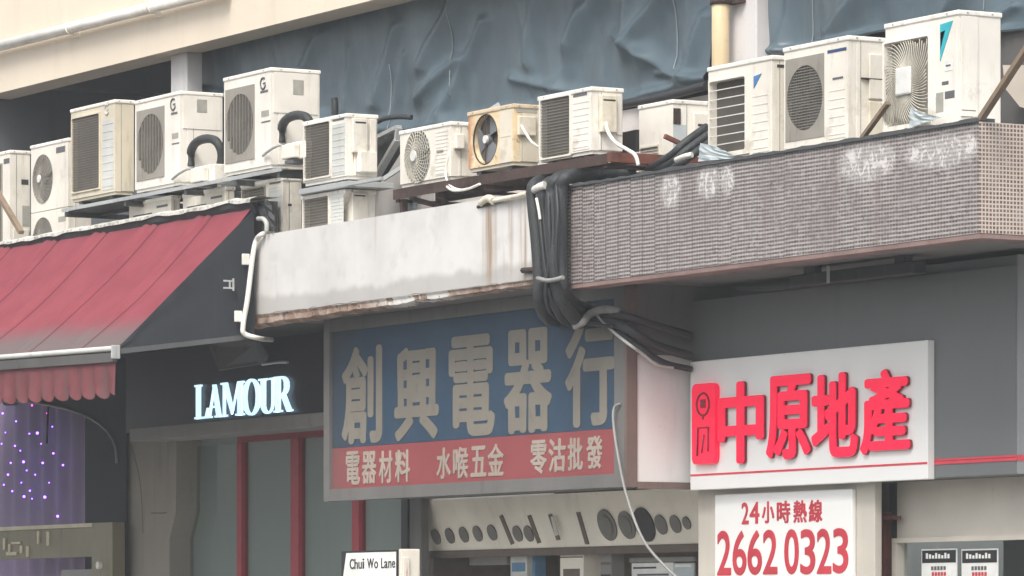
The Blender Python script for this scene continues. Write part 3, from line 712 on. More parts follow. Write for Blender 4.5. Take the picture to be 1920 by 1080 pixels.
MT['rust_top'] = worn('burnt orange rusted lid', (.66,.54,.38), (.34,.13,.05), .9, 3.2, .75, streak=False)
uL = AC('rusty yellow and orange unit with an open fan in the middle of the rusty rack', 878, 963, 1012, 194, 309, .10, 'ac_old', (.10,.66,.06,.94), 'open', lid=True, panel='rusty_front', frame='rust',
   ribs=(.70,.97,.06,.92,1,'ac_old'), front=[('badge', .72,.94,.86,.91,'sticker',.002)],
   side=[('badge', .1,.9,.86,.93,'sticker',.002), ('terminal_cover', .12,.8,.48,.80,'ac_old',.03)])
for ch in uL[0].children:
    if ch.name.startswith('lid'):
        ch.data.materials.clear(); ch.data.materials.append(MT['rust_top']); ch['label'] = 'orange rusted lid'
uM = AC('white unit with dark mesh grille and side cover at right end of rusty rack', 1010, 1109, 1168, 162, 288, .10, 'ac_bright', (.05,.61,.05,.93), 'mesh', frame='ac_white',
   ribs=(.65,.97,.08,.84,8,'ac_bright'), front=[('badge', .66,.92,.885,.94,'sticker_dark',.002)],
   side=[('side_cover', .22,.72,.32,.88,'ac_old',.045), ('handle_recess', .26,.68,.78,.82,S,.047), ('side_panel', .78,.95,.3,.9,'ac_white',.008)])
AC('white unit set back in shadow behind the black hoses with a vented side', 1198, 1262, 1345, 186, roof(1262,.75,RT), .75, 'ac_bright', (.06,.6,.08,.5), 'mesh', wire='ac_white', frame='ac_white',
   side=[('side_cover', .42,.98,.28,.86,'ac_white',.03), ('handle_recess', .50,.92,.70,.74,S,.032), ('label', .0,.3,.45,.72,'zinc_sheet',.004), ('label', .0,.16,.72,.9,'rust',.01)])
AC('white outdoor unit with horizontal bar grille and small blue logo', 1328, 1448, 1492, 103, roof(1448,.10,RT), .10, 'ac_white', (.04,.60,.10,.84), 'bars',
   ribs=(.70,.95,.05,.66,7,'ac_white'), front=[('triangle_logo', .72,.84,.70,.82,'blue_logo',.003)], side=[('screw_plate', .2,.5,.88,.91,S,.003)])
AC('white outdoor unit with square plate perforated in a circle between two others', 1470, 1591, 1664, 66, roof(1591,.10,RT), .10, 'ac_white', (.03,.63,.10,.88), 'perf', wire='grille_dark',
   ribs=(.70,.96,.06,.55,6,'ac_white'), front=[('badge', .68,.97,.865,.895,'navy',.002), ('badge', .76,.92,.61,.63,'sticker_dark',.003)],
   side=[('side_cover', .5,.98,.42,.84,'ac_white',.02), ('handle_recess', .3,.9,.60,.615,S,.022), ('side_panel', .5,.98,.08,.40,'ac_old',.02)])
AC('big outdoor unit with square swirl grille and teal triangle logo', 1660, 1797, 1877, 18, roof(1797,.10,RT), .10, 'ac_bright', (.01,.62,.08,.82), 'swirl', hub=.15, wire='wire_cream',
   front=[('triangle_logo', .76,.93,.58,.90,'teal',.003), ('triangle_logo', .765,.83,.68,.83,'navy',.006), ('sticker', .82,.92,.485,.585,'wire_white',.002), ('badge', .835,.90,.525,.54,'sticker_dark',.004), ('badge', .78,.87,.37,.40,'sticker_dark',.002), ('badge', .82,.95,.245,.31,'sticker_dark',.002), ('label', .70,.80,.14,.31,'sticker',.002)],
   side=[('side_panel', .05,.45,.08,.95,'ac_bright',.006), ('handle_recess', .06,.4,.13,.137,S,.008)])
t = thing('outdoor_unit', 'unused', 'x', (0,0,0)); bpy.data.objects.remove(t)

# ------------------------------------------------------------------ shelves, racks, trays
zsh = ZY(508, 314, .12)-.028
sh = thing('steel_shelf', 'long dark steel shelf carrying the cream unit and two white units', 'shelf', (XY(300,.1), .2, zsh-.12))
x0, x1 = XY(116,.06), XY(528,.06)
part('front_rail', MB().box((x0,.055,zsh-.03),(x1,.065,zsh)).box((x0,.065,zsh-.012),(x1,.12,zsh-.004)), 'steel_grey', sh)
part('rear_rail', MB().box((x0,.40,zsh-.05),(x1,.45,zsh-.001)), 'dark_steel', sh)
for px in (121, 232, 345, 440, 520):
    x = XY(px, .06); part('cross_bar', MB().box((x-.02,.07,zsh-.075),(x+.02,1.7,zsh-.032)), 'dark_steel', sh)
part('deck', MB().box((x0,.121,zsh-.030),(XY(246,.1),.399,zsh-.004)), 'dark_steel', sh)
zt = ZY(650, 335, .12)-.026
tr = thing('steel_tray', 'thin grey steel tray between the two stacked small units', 'tray', (XY(640,.2), .2, zt-.03))
part('plate', MB().box((XY(560,.07),.07,zt-.045),(XY(652,.07),.48,zt),.004), 'steel_grey', tr)
part('bearer', MB().box((XY(652,.07)+.001,.07,zt-.04),(XY(652,.07)+.55,.11,zt-.015)).beam((XY(652,.07)+.50,.12,zt-.03),(XY(652,.07)+.95,.9,zt+.55),.11,.03), 'steel_grey', tr)
# rusty rack
zr = ZY(1109, 288, .10)-.026
rk = thing('rusty_rack', 'rusty steel rack carrying three outdoor units above the white canopy', 'rack', (XY(960,.1), .3, ZW_T))
x0, x1 = XY(737,.05), XY(1138,.05)
part('front_rail', MB().box((x0,.05,zr-.075),(x1,.062,zr)).box((x0,.062,zr-.012),(x1,.12,zr-.001)), 'rust', rk)
part('rear_rail', MB().box((x0,.42,zr-.075),(x1,.50,zr)), 'rust', rk)
for px in (742, 850, 905, 1000, 1080, 1132):
    x = XY(px,.05); part('cross_bar', MB().box((x-.025,.063,zr-.10),(x+.025,1.70,zr-.0765)), 'rust', rk)
part('end_bracket', MB().box((x1+.001,.05,zr-.065),(x1+.06,.95,zr+.005)).beam((x1+.05,.9,zr),(x1+.05,.5,zr+.14),.03), 'rust_red', rk)
for px, dx in ((757,0),(1060,0)):
    x = XY(px,.1); part('leg', MB().beam((x,.1,ZW_T-.02),(x,.1,zr-.077),.045), 'rust', rk)
part('brace', MB().beam((XY(776,.1),.1,zr-.09),(XY(812,.1),.32,ZW_T),.04), 'rust', rk)
part('brace', MB().beam((XY(826,.1),.1,zr-.09),(XY(800,.1),.30,ZW_T),.04), 'rust', rk)
tag(ob('condensate_tray', MB().prism([P(1130,292,.55),P(1130,256,.55),P(1192,243,.55),P(1192,284,.55)], (0,.03,0)), 'black'), 'black open tray beside the unit at the right end of the rusty rack', 'tray')
MT['dim_sheet'] = worn('dusty grey duct sheet', (.40,.385,.37), (.22,.21,.2), .5, 4, .7)
du = thing('duct_cover', 'dark sheet bundled in a pale sloping frame between the stacked units and the rusty rack', 'duct', P(735, 300, .7))
part('frame', MB().beam(P(700,262,.62), P(748,238,.62), .05, .03).beam(P(748,240,.62), P(745,262,.62), .05, .03).beam(P(746,262,.62), P(700,342,.62), .06, .03), 'steel_grey', du)
part('sheet', MB().prism([P(698,260,.68), P(744,242,.68), P(742,268,.68), P(700,335,.68)], (0,.1,0)), 'cloth_dark', du)
tag(ob('low_wall', MB().box((XY(690,1.0),1.0,RW),(XY(790,1.0),1.12,ZY(740,272,1.0))), 'dim_sheet'), 'dusty grey low wall in the gap behind the rack legs', 'wall')
# plastic rag and sheet scraps
def scrap(pts, Y, label, mat='zinc_sheet', th=.004, jig=.03, nm='metal_sheet', cat='sheet'):
    mb = MB(); q = [P(x, y, Y) for x, y in pts]
    n = 6; rows = []
    for i in range(n+1):
        a = q[0].lerp(q[3], i/n); b = q[1].lerp(q[2], i/n)
        rows.append([a.lerp(b, j/n) + Vector((0, -jig*abs(mnoise.noise(Vector((i*.9, j*.7, pts[0][0])))), 0)) for j in range(n+1)])
    back = [[p + Vector((0, th, 0)) for p in r] for r in rows]
    mb.grid(rows, smooth=False); mb.grid(back, smooth=False)
    return tag(ob(nm, mb, mat), label, cat)
scrap([(1313,268),(1346,276),(1388,296),(1310,303)], .04, 'bluish zinc sheet leaning on the foot of the unit with bar grille')
scrap([(1708,200),(1728,212),(1768,220),(1706,240)], .05, 'bluish zinc sheet folded under the teal logo unit')
scrap([(770,368),(783,362),(788,392),(764,397)], .2, 'crumpled clear plastic stuffed between the legs of the rusty rack', 'zinc_sheet', jig=.06, nm='plastic_sheet')
scrap([(482,378),(508,374),(521,436),(500,432)], .03, 'grey plastic wrap bunched at the top end of the awning', 'cloth_dark', jig=.09, nm='plastic_wrap', cat='wrap')
# struts
def strut(p, q, Y, label, mat='wood', w=.034, Y2=None):
    tag(ob('strut', MB().beam(P(*p, Y), P(*q, Y if Y2 is None else Y2), w, w*.7), mat), label, 'strut')
strut((1617,259), (1665,193), .06, 'short weathered timber strut leaning in front of the perforated plate unit')
strut((1840,222), (1930,84), .02, 'long weathered timber strut crossing the side of the teal logo unit', w=.045)
strut((-30,318), (40,436), .0, 'brown leaning pole crossing the far left outdoor unit', 'wood', .05)
# corner clutter right of the big unit
MT['beige_block'] = worn('beige plastic box', (.55,.49,.42), (.3,.27,.24), .4, 5, .6)
tag(ob('duct_box', MB().prism([P(1880,122,1.45),P(1960,122,1.45),P(1960,215,1.45),P(1912,200,1.45),P(1884,165,1.45)], (0,.2,0)), 'beige_block'), 'beige box hanging in the dark corner behind the teal logo unit', 'box')
tag(ob('gap_shade_sheet', MB().box((XY(1840,1.67),1.67,RT),(XY(2050,1.67),1.70,ZY(1890,58,1.67))), 'slab_dark'), 'dark sheet standing in for shade in the gap under the right tarpaulin', 'panel')  # dark sheet put in for the shade of the open gap

# ------------------------------------------------------------------ pipes and cables on the roofs
def pipe(name, label, pts, r, mat, cat='pipe', n=8, group=None):
    return tag(ob(name, MB().tube([P(*p) for p in pts], r, n), mat), label, cat, group)
for (cx, cy, tag_, yw) in ((385, 298, 'cream unit side', 0), (555, 254, 'tallest unit', 1)):
    pipe('insulated_pipe', ('black lagged pipe arching over a terminal box beside the tallest white unit' if yw else 'black lagged pipe arching over a terminal box beside the oval slatted grille'),
         [(cx-28,cy+14,.22),(cx-28,cy-10,.22),(cx-18,cy-30,.20),(cx+2,cy-38,.20),(cx+20,cy-33,.21),(cx+30,cy-12,.24),(cx+28,cy+12,.26),(cx+16,cy+32,.28)], .038, 'rubber', group=None)
    q = P(cx+3, cy+42, .30)
    bx = thing('terminal_box', 'white terminal box at the foot of the tallest white unit' if yw else 'white terminal box at the foot of the unit with the oval slatted grille', 'box', q)
    u, v = XY(cx-34, .10), XY(cx+2, .10); za, zb2 = ZY(cx-15, cy+48, .10), ZY(cx-15, cy+14, .10)
    part('body', MB().box((u+.10,.11,za),(v+.12,.27,zb2),.012), 'ac_bright', bx)
    part('lid', MB().box((u+.16,.05,za+.01),(v+.03,.109,zb2-.02),.01), 'ac_white', bx)
    part('gland', MB().box((u+.2,.06,za-.03),(v,.2,za-.001)), 'sticker_dark', bx)
    tag(ob('cable', MB().tube([P(cx-62,cy+38,.1),P(cx-50,cy+28,.08),P(cx-36,cy+20,.08),P(cx-26,cy+18,.09)], .012, 6), 'wire_grey'), 'thin grey cable from the tallest unit to its terminal box' if yw else 'thin grey cable from the oval grille unit to its terminal box', 'cable')
pipe('insulated_pipe', 'black lagged pipe standing up behind the tallest white unit', [(628,215,1.2),(628,200,1.2),(627,184,1.2)], .03, 'rubber')
pipe('hose', 'white hose curling down the side of the swirl grille unit', [(838,268,.12),(842,288,.10),(836,315,.09),(838,338,.07),(850,352,.05),(868,356,.05),(884,350,.08)], .010, 'pvc')
pipe('hose', 'pale cable hanging from the open fan rusty unit', [(978,236,.12),(986,250,.10),(997,266,.10),(1010,276,.14)], .011, 'pvc')
pipe('hose', 'white hose curving from the right end unit over the rusty rack end', [(1136,230,.2),(1141,249,.14),(1155,268,.08),(1175,280,.05),(1191,291,.04),(1197,310,.05)], .014, 'pvc')
pipe('cable', 'thin pale cable drooping under the rusty rack', [(838,350,.03),(850,357,.03),(875,355,.03),(900,345,.04)], .010, 'pvc', 'cable')
for k, (a, b, c, e) in enumerate((((1335,248),(1290,280),(1262,304),(1225,322)), ((1338,262),(1296,292),(1270,310),(1235,326)), ((1325,238),(1284,268),(1258,292),(1215,318)))):
    pipe('insulated_pipe', ['middle of three black lagged pipes sloping down beside the bar grille unit', 'lowest of three black lagged pipes sloping down beside the bar grille unit', 'highest of three black lagged pipes sloping down beside the bar grille unit'][k],
         [a+(.5,), b+(.30,), c+(.25,), e+(.4,)], .030, 'rubber')
pipe('cloth_roll', 'white rag twisted round the black sloping pipes', [(1268,300,.16),(1285,293,.14),(1298,290,.16)], .02, 'pvc', 'rag')
# thick bundle over the gap between the canopies
LB = ['outermost left black lagged pipe in the bundle between the canopies', 'second black lagged pipe from the left in the bundle between the canopies', 'third black lagged pipe from the left in the bundle between the canopies', 'rightmost black lagged pipe of the bundle touching the tiled canopy']
paths = [
 [(1060,335,.4),(1020,338,.1),(1001,350,-.06),(1000,380,-.08),(1006,440,-.08),(1012,520,-.08),(1012,560,-.07),(1022,590,.05),(1038,600,.3),(1060,596,.6)],
 [(1080,335,.4),(1040,338,.05),(1021,352,-.09),(1018,400,-.10),(1026,470,-.10),(1032,540,-.10),(1044,575,-.05),(1060,600,.1),(1085,606,.3),(1100,590,.45),(1130,583,.6)],
 [(1150,328,.5),(1080,328,.15),(1046,336,-.07),(1036,360,-.10),(1036,430,-.12),(1040,500,-.12),(1050,555,-.08),(1072,590,.05),(1086,604,.2),(1105,594,.4)],
 [(1190,325,.5),(1100,325,.15),(1062,334,-.05),(1052,356,-.08),(1052,430,-.09),(1052,500,-.09),(1056,545,-.07),(1075,570,.1),(1110,585,.4)]]
for lb, pth in zip(LB, paths):
    pipe('insulated_pipe', lb, pth, .050 if pth is not paths[1] else .040, 'rubber', n=10)
for k, (pts, rr) in enumerate((([(1090,333,.3),(1050,335,.0),(1030,345,-.10),(1029,380,-.15),(1031,470,-.16),(1024,560,-.14),(1050,598,.1),(1120,590,.34)], .016),([(1110,330,.3),(1070,332,.0),(1045,340,-.10),(1046,400,-.16),(1043,500,-.16),(1062,570,-.05),(1100,604,.2),(1150,612,.30)], .014),([(1040,338,.1),(1008,346,-.08),(1012,400,-.14),(1022,500,-.15),(1036,568,-.1),(1064,606,.2),(1090,612,.3)], .012))):
    pipe('cable', ['thin black cable strapped to the front of the pipe bundle, nearest its middle', 'thin black cable strapped to the right half of the pipe bundle', 'thin black cable along the left half of the pipe bundle'][k], pts, rr, 'cable_black', 'cable')
tp = thing('tape_band', 'grey tape wound round the lower part of the black pipe bundle', 'tape', P(1030, 520, -.12))
part('band', MB().tube([P(1008,522,-.14),P(1030,526,-.175),P(1056,520,-.15)], .017, 6), 'lag_grey', tp)
tag(ob('plastic_wrap', MB().tube([P(1003,356,-.10),P(1014,350,-.13),P(1022,347,-.12)], .030, 8), 'pvc'), 'torn white plastic caught on the black pipe bundle', 'wrap')
tag(ob('plastic_strip', MB().tube([P(1006,372,-.15),P(1010,392,-.152),P(1013,412,-.15)], .012, 6), 'pvc'), 'torn white strip hanging down the black pipe bundle', 'wrap')
pipe('rusty_rod', 'rusty rod poking out past the foot of the white canopy towards the black bundle', [(980,507,-.02),(1010,505,-.03)], .022, 'rust', 'rod', 6)
rp = thing('lagged_rod', 'rusty rod in torn cream lagging lying on the right end of the white canopy', 'rod', P(950,378,-.02))
part('rod', MB().tube([P(896,388,.0),P(940,376,-.02),P(1000,360,-.03),P(1048,347,-.04)], .013, 6), 'rust', rp)
part('lagging', MB().tube([P(903,381,-.01),P(916,372,-.02),P(925,377,-.03)], .030, 8).tube([P(925,377,-.02),P(955,371,-.03),P(988,363,-.03)], .018, 8), 'ac_old', rp)
# conduit at the left end of the white canopy
XC = P(473, 388, -.06).x + .035
def PC(px, py): return PX(px, py, XC)
cd = thing('conduit', 'white conduit running round the left end of the rendered canopy', 'conduit', PC(465, 600))
part('pipe', MB().tube([P(522,436,.3),P(506,437,.1),P(492,439,-.03),PC(481,450),PC(474,480),PC(464,560),PC(456,610),PC(459,626),PC(475,634)+Vector((0,.05,0)),P(510,637,.3)], .021, 10), 'pvc', cd)
for (a, b) in ((463,486),(449,593)):
    q = PC(a, b); part('clip', MB().box((XC-.03,q.y-.035,q.z-.045),(XC-.005,q.y+.03,q.z+.045),.006), 'pvc', cd)
br = thing('cable_bracket', 'small grey open bracket on the dark awning side near the white conduit', 'bracket', PC(432, 533))
q = PC(432, 533); part('plate', MB().box((XC-.03,q.y-.05,q.z-.035),(XC-.02,q.y+.03,q.z-.022)).box((XC-.03,q.y-.05,q.z+.022),(XC-.02,q.y+.03,q.z+.035)).box((XC-.03,q.y+.0301,q.z-.05),(XC-.02,q.y+.045,q.z+.05)).box((XC-.03,q.y-.0,q.z-.0219),(XC-.02,q.y+.012,q.z+.0219)), 'steel_grey', br)
pipe('hose', 'short pale bent pipe sticking out under the grey plastic wrap', [(484,410,-.02),(494,411,-.03),(500,420,-.03),(500,434,-.03)], .02, 'wire_grey')

# ------------------------------------------------------------------ red awning
TL, TR = P(-150, 486, -.06), P(473, 388, -.06)
BL, BR = P(-110, 676, -1.22), P(221, 650, -1.14)
L0 = TR + (TL-TR)*1.3; B0 = BR + (BL-BR).normalized()*(L0-TR).length; NS = (L0-TR).length/1.02
def awn_mat():
    m = M('faded red canvas', .8, 0, .2); uv = m.xyz(m.uv)
    n = m.noise(m.obj, 3, 5, .6); c = m.mix(m.ramp(n, .3, .7), (.205,.040,.055), (.245,.052,.068))
    sn = m.noise(m.map(m.uv, scale=(5, 1, 1)), 3, 4)
    d = m.ramp(m.math('ADD', uv[1], m.math('MULTIPLY', sn, -.10)), .02, .24, 1., 0.)
    c = m.mix(m.math('MULTIPLY', d, .9), c, (.125,.108,.108))
    st = m.ramp(m.noise(m.map(m.uv, scale=(26, .8, 1)), 2, 3), .55, .75); c = m.mix(m.math('MULTIPLY', st, .25), c, (.25,.08,.09))
    fr = m.math('FRACT', m.math('MULTIPLY', m.math('SUBTRACT', 1., uv[0]), NS))
    line = m.math('SUBTRACT', 1., m.ramp(m.math('ABSOLUTE', m.math('SUBTRACT', fr, .69)), .010, .024)); c = m.mix(m.math('MULTIPLY', line, .8), c, (.08,.014,.024))
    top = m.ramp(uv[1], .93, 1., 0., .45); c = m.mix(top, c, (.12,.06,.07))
    m.color(c); m.bump(m.noise(m.obj, 60, 3), .08, .005); return m.m
MT['awning'] = awn_mat(); MT['bar_grey'] = worn('dusty pale bar', (.52,.52,.50), (.25,.24,.22), .4, 6, .5)
TL, TR = P(-150, 486, -.06), P(473, 388, -.06)
BL, BR = P(-110, 676, -1.22), P(221, 650, -1.14)
aw = thing('awning', 'faded red fabric awning with scalloped valance and dark side panel', 'awning', (BR.x-1, -.6, BR.z-.3))
rows = []
nu, nv = 500, 30
def awp(u, v):                                            # u 0 left .. 1 right, v 1 top .. 0 bottom
    t = L0.lerp(TR, u); b = B0.lerp(BR, u); p = b.lerp(t, v)
    nrm = Vector((0,-.72,.69)); sag = -.05*math.sin(math.pi*v)
    p = p + nrm*(sag + .012*mnoise.noise(Vector((u*14, v*2, 3)))*(.3+math.sin(math.pi*v)))
    ph = ((1-u)*NS) % 1.0
    p = p + nrm*(.012*math.exp(-((ph-.765)/.035)**2) - .012*math.exp(-((ph-.69)/.02)**2) + .016*math.exp(-((ph-.92)/.07)**2))
    return p
for i in range(nv+1): rows.append([awp(j/nu, 1-i/nv) for j in range(nu+1)])
m_ = MB(); m_.grid(rows); part('canopy_cloth', m_, 'awning', aw)
part('front_bar', MB().tube([B0+Vector((0,-.03,-.015)), BR+Vector((.01,-.03,-.015))], .022, 12), 'bar_grey', aw)
part('front_profile', MB().beam(B0+Vector((0,-.025,-.085)), BR+Vector((.005,-.025,-.085)), .035, .075), 'slab_dark', aw)
part('bar_end_cap', MB().box((BR.x+.012,-1.21,BR.z-.10),(BR.x+.03,-1.13,BR.z+.01),.008), 'steel_grey', aw)
rows = []; nu = 240
for i in range(11):
    f = i/10; r_ = []
    for j in range(nu+1):
        u = j/nu; p = B0.lerp(BR, u) + Vector((0,-.02,-.124)); s = (1-u)*(B0-BR).length
        sc = .5+.5*math.cos(2*math.pi*s/.255 + .9); dep = .235 + .055*(sc**.7)*(1 if s > .10 else .7)
        wob = .020*math.sin(2*math.pi*s/.255+.4)*f + .02*mnoise.noise(Vector((s*3, f, 1)))*f
        r_.append(p + Vector((0, -wob, -dep*f)))
    rows.append(r_)
def val_mat():
    m = M('faded red valance', .8, 0, .2); n = m.noise(m.obj, 5, 5); c = m.mix(m.ramp(n, .3, .7), (.15,.045,.052), (.20,.060,.068))
    d = m.ramp(m.noise(m.map(m.obj, scale=(1,1,.1)), 7, 4), .45, .7); c = m.mix(m.math('MULTIPLY', d, .55), c, (.13,.09,.09)); m.color(c); return m.m
MT['valance'] = val_mat()
m_ = MB(); m_.grid(rows); part('valance', m_, 'valance', aw)
# side panel in the plane of the right edge, back to the wall
XS = TR.x; 
sd = MB()
a, b = TR+Vector((0,.02,-.01)), BR+Vector((0,0,-.01)); c_ = Vector((TR.x+.02, .05, ZY(470, 632, .05)))
n = 14; rows = []
for i in range(n+1):
    u = a.lerp(b, i/n); lo = Vector((a.x+(b.x-a.x)*i/n, u.y, c_.z + (b.z-.02-c_.z)*i/n)); rows.append([u.lerp(lo, j/8)+Vector((.012*mnoise.noise(Vector((i*.5,j*.5,2))),0,0)) for j in range(9)])
sd.grid(rows); part('side_panel', sd, 'navy_dark', aw, 'dark navy side panel')
lo = [r[-1] for r in rows]
m_ = MB(); m_.grid([[p+Vector((.004,0,.012)) for p in lo], [p+Vector((.004,0,-.03)) for p in lo]]); part('side_hem', m_, 'dark_steel', aw)
# ------------------------------------------------------------------ bar entrance under the awning
Yd = 1.15
en = thing('bar_entrance', 'dark arched bar entrance with glow-tinted mauve curtain under the red awning', 'entrance', (XY(90,Yd), Yd, .14))
xa0, xa1 = XY(-230, Yd), XY(236, Yd); zt = ZW_B-.06
# arch outline: surround pierced by an arched opening
xo0, xo1 = XY(-420, Yd), XY(222, Yd); zc = ZY(200, 870, Yd); hr = ZY(40, 738, Yd)-zc; xc = (xo0+xo1)/2; wr = (xo1-xo0)/2
pts = [(xo0, .15)] + [(xc - wr*math.cos(math.pi*k/30), zc + hr*math.sin(math.pi*k/30)**.75) for k in range(31)] + [(xo1, .15)]
s_ = MB()
arch = [(p[0], Yd, p[1]) for p in pts]
top = [(xo0-.3, Yd, .15)] + [(p[0], Yd, zt) for p in pts[1:-1]] + [(xa1, Yd, .15)]
top[1] = (xo0-.3, Yd, zt); top[-2] = (xa1, Yd, zt)
for i in range(len(arch)-1):
    A_, B_, C_, D_ = [Vector(q) for q in (arch[i], arch[i+1], top[i+1], top[i])]; off = Vector((0,.14,0))
    s_.poly([A_, B_, C_, D_]); s_.poly([A_, A_+off, B_+off, B_])
part('arch_surround', s_, 'navy_dark', en)
part('arch_trim', MB().tube([Vector((p[0], Yd-.015, p[1])) for p in pts[1:-1]], .014, 6, smooth=False), 'ledge', en)
rows = []
x0, x1 = XY(-380, 1.75), XY(172, 1.75)
for i in range(2):
    rows.append([Vector((x0+(x1-x0)*j/160, 1.75+.018*math.sin(j*.9)+.02*mnoise.noise(Vector((j*.1,0,0))), (ZY(100,738,1.75) if i == 0 else .2))) for j in range(161)])
m_ = MB(); m_.grid(rows); part('curtain', m_, 'violet_glow_curtain', en)
part('inner_post', MB().box((XY(172,1.75),1.68,.15),(XY(262,1.75),1.9,ZY(190,715,1.75))), 'navy_dark', en)
part('lintel_board', MB().box((XY(-380,1.8),1.80,ZY(100,738,1.8)),(XY(262,1.8),1.84,zt)), 'navy_dark', en)
part('hanging_fitting', MB().disc((XY(20,1.5), ZY(20,742,1.5)), .12, 1.45, 1.55, 20, .10), 'dark_steel', en)
ls = thing('light_string', 'string of tiny violet and pink lights hung over the glow-tinted mauve curtain', 'lights', P(60, 850, 1.6))
B_ = [(60,760,1),(88,775,1),(10,811,0),(55,813,0),(3,832,0),(28,836,0),(77,832,0),(44,866,0),(80,868,0),(50,882,0),(7,909,0),(23,921,0),(56,920,0),(40,905,0),(45,931,0),(84,932,0),(118,872,0),(5,775,0),(60,935,0),(98,800,0),(20,868,0),(30,790,0),(108,968,0),(66,890,0),(92,905,0),(70,812,0),(15,890,0),(38,845,0),(100,850,0)]
bg_ = {}
part('cord', MB().tube([P(92,745,1.6),P(90,775,1.6),P(88,832,1.6)], .012, 5), 'cable_black', ls)
for i, (px, py, k) in enumerate(B_):
    q = P(px, py, 1.62); bm = bmesh.new(); bmesh.ops.create_icosphere(bm, subdivisions=2, radius=random.uniform(.006,.014)); bmesh.ops.translate(bm, verts=bm.verts, vec=q)
    mb = MB(); mb.bm.free(); mb.bm = bm; part('bulb', mb, 'bulb_pink' if k else 'bulb_violet', ls)
gb = thing('brass_sign', 'tarnished brass name board across the foot of the glow-tinted mauve curtain', 'sign', P(100, 1030, 1.0))
part('board', MB().box((XY(-60,1.0),1.0,ZY(100,1046,1.0)),(XY(177,1.0),1.08,ZY(100,984,1.0)),.006), 'gold', gb)
part('end_post', MB().box((XY(177,1.0)+.001,.97,.15),(XY(216,1.0),1.1,ZY(195,980,1.0)),.006), 'gold', gb)
part('top_trim', MB().box((XY(-60,.98),.975,ZY(100,991,.98)),(XY(174,.98),.999,ZY(100,984,.98))), 'gold_letter', gb)
lt = MB()
for (x, y, w_, h_) in ((8,1020,4,22),(22,1038,20,6),(18,1028,4,16),(40,1030,4,14),(52,1034,5,20),(30,1018,18,4),(72,1008,4,24),(90,1010,5,26)):
    part('letter_stroke', MB().box((XY(x-w_/2,.99),.985,ZY(x,y+h_/2,.99)),(XY(x+w_/2,.99),.999,ZY(x,y-h_/2,.99))), 'gold_letter', gb)
part('knob', MB().disc((XY(188,.96), ZY(188,1060,.96)), .035, .93, .969, 16), 'pvc', gb)
lb2 = MB().box((XY(115,1.1),1.1,.2),(XY(178,1.1),1.14,ZY(140,1068,1.1)))
part('lower_panel', lb2, 'ledge', gb)

# ------------------------------------------------------------------ shop with the lit white letters
Yl = 1.2
pl_ = thing('plaster_pillar', 'beige plaster pillar between the bar entrance and the glazed red frames', 'pillar', (XY(280,Yl), Yl, .14))
w = MB(); w.prism([(XY(238,Yl),Yl,.14),(XY(318,Yl),Yl,.14),(XY(318,Yl),Yl,ZY(300,1010,Yl)),(XY(330,Yl),Yl,ZY(300,960,Yl)),(XY(332,Yl),Yl,zt),(XY(226,Yl),Yl,zt)], (0,.45,0)); part('shaft', w, 'beige_plaster', pl_)
part('crack', MB().tube([P(247,835,Yl-.001),P(262,900,Yl-.001),P(267,960,Yl-.001),P(268,1000,Yl-.001)], .004, 4), 'brown_gap', pl_)
part('crack', MB().tube([P(284,962,Yl-.001),P(305,962,Yl-.001),P(312,961,Yl-.001)], .006, 4), 'brown_gap', pl_)
Ys = 1.0
ls_ = thing('letter_sign', 'black shop sign with lit white serif letters above the red door frames', 'sign', (XY(450,Ys), Ys, ZY(450,800,Ys)))
part('board', MB().box((XY(236,Ys),Ys,ZY(450,795,Ys)),(XY(660,Ys),Ys+.12,zt)), 'black_board', ls_)
part('ledge', MB().box((XY(243,.85),.85,ZY(300,823,.85)),(XY(660,.85),Ys+.25,ZY(300,799,.85)),.006), 'ledge', ls_)
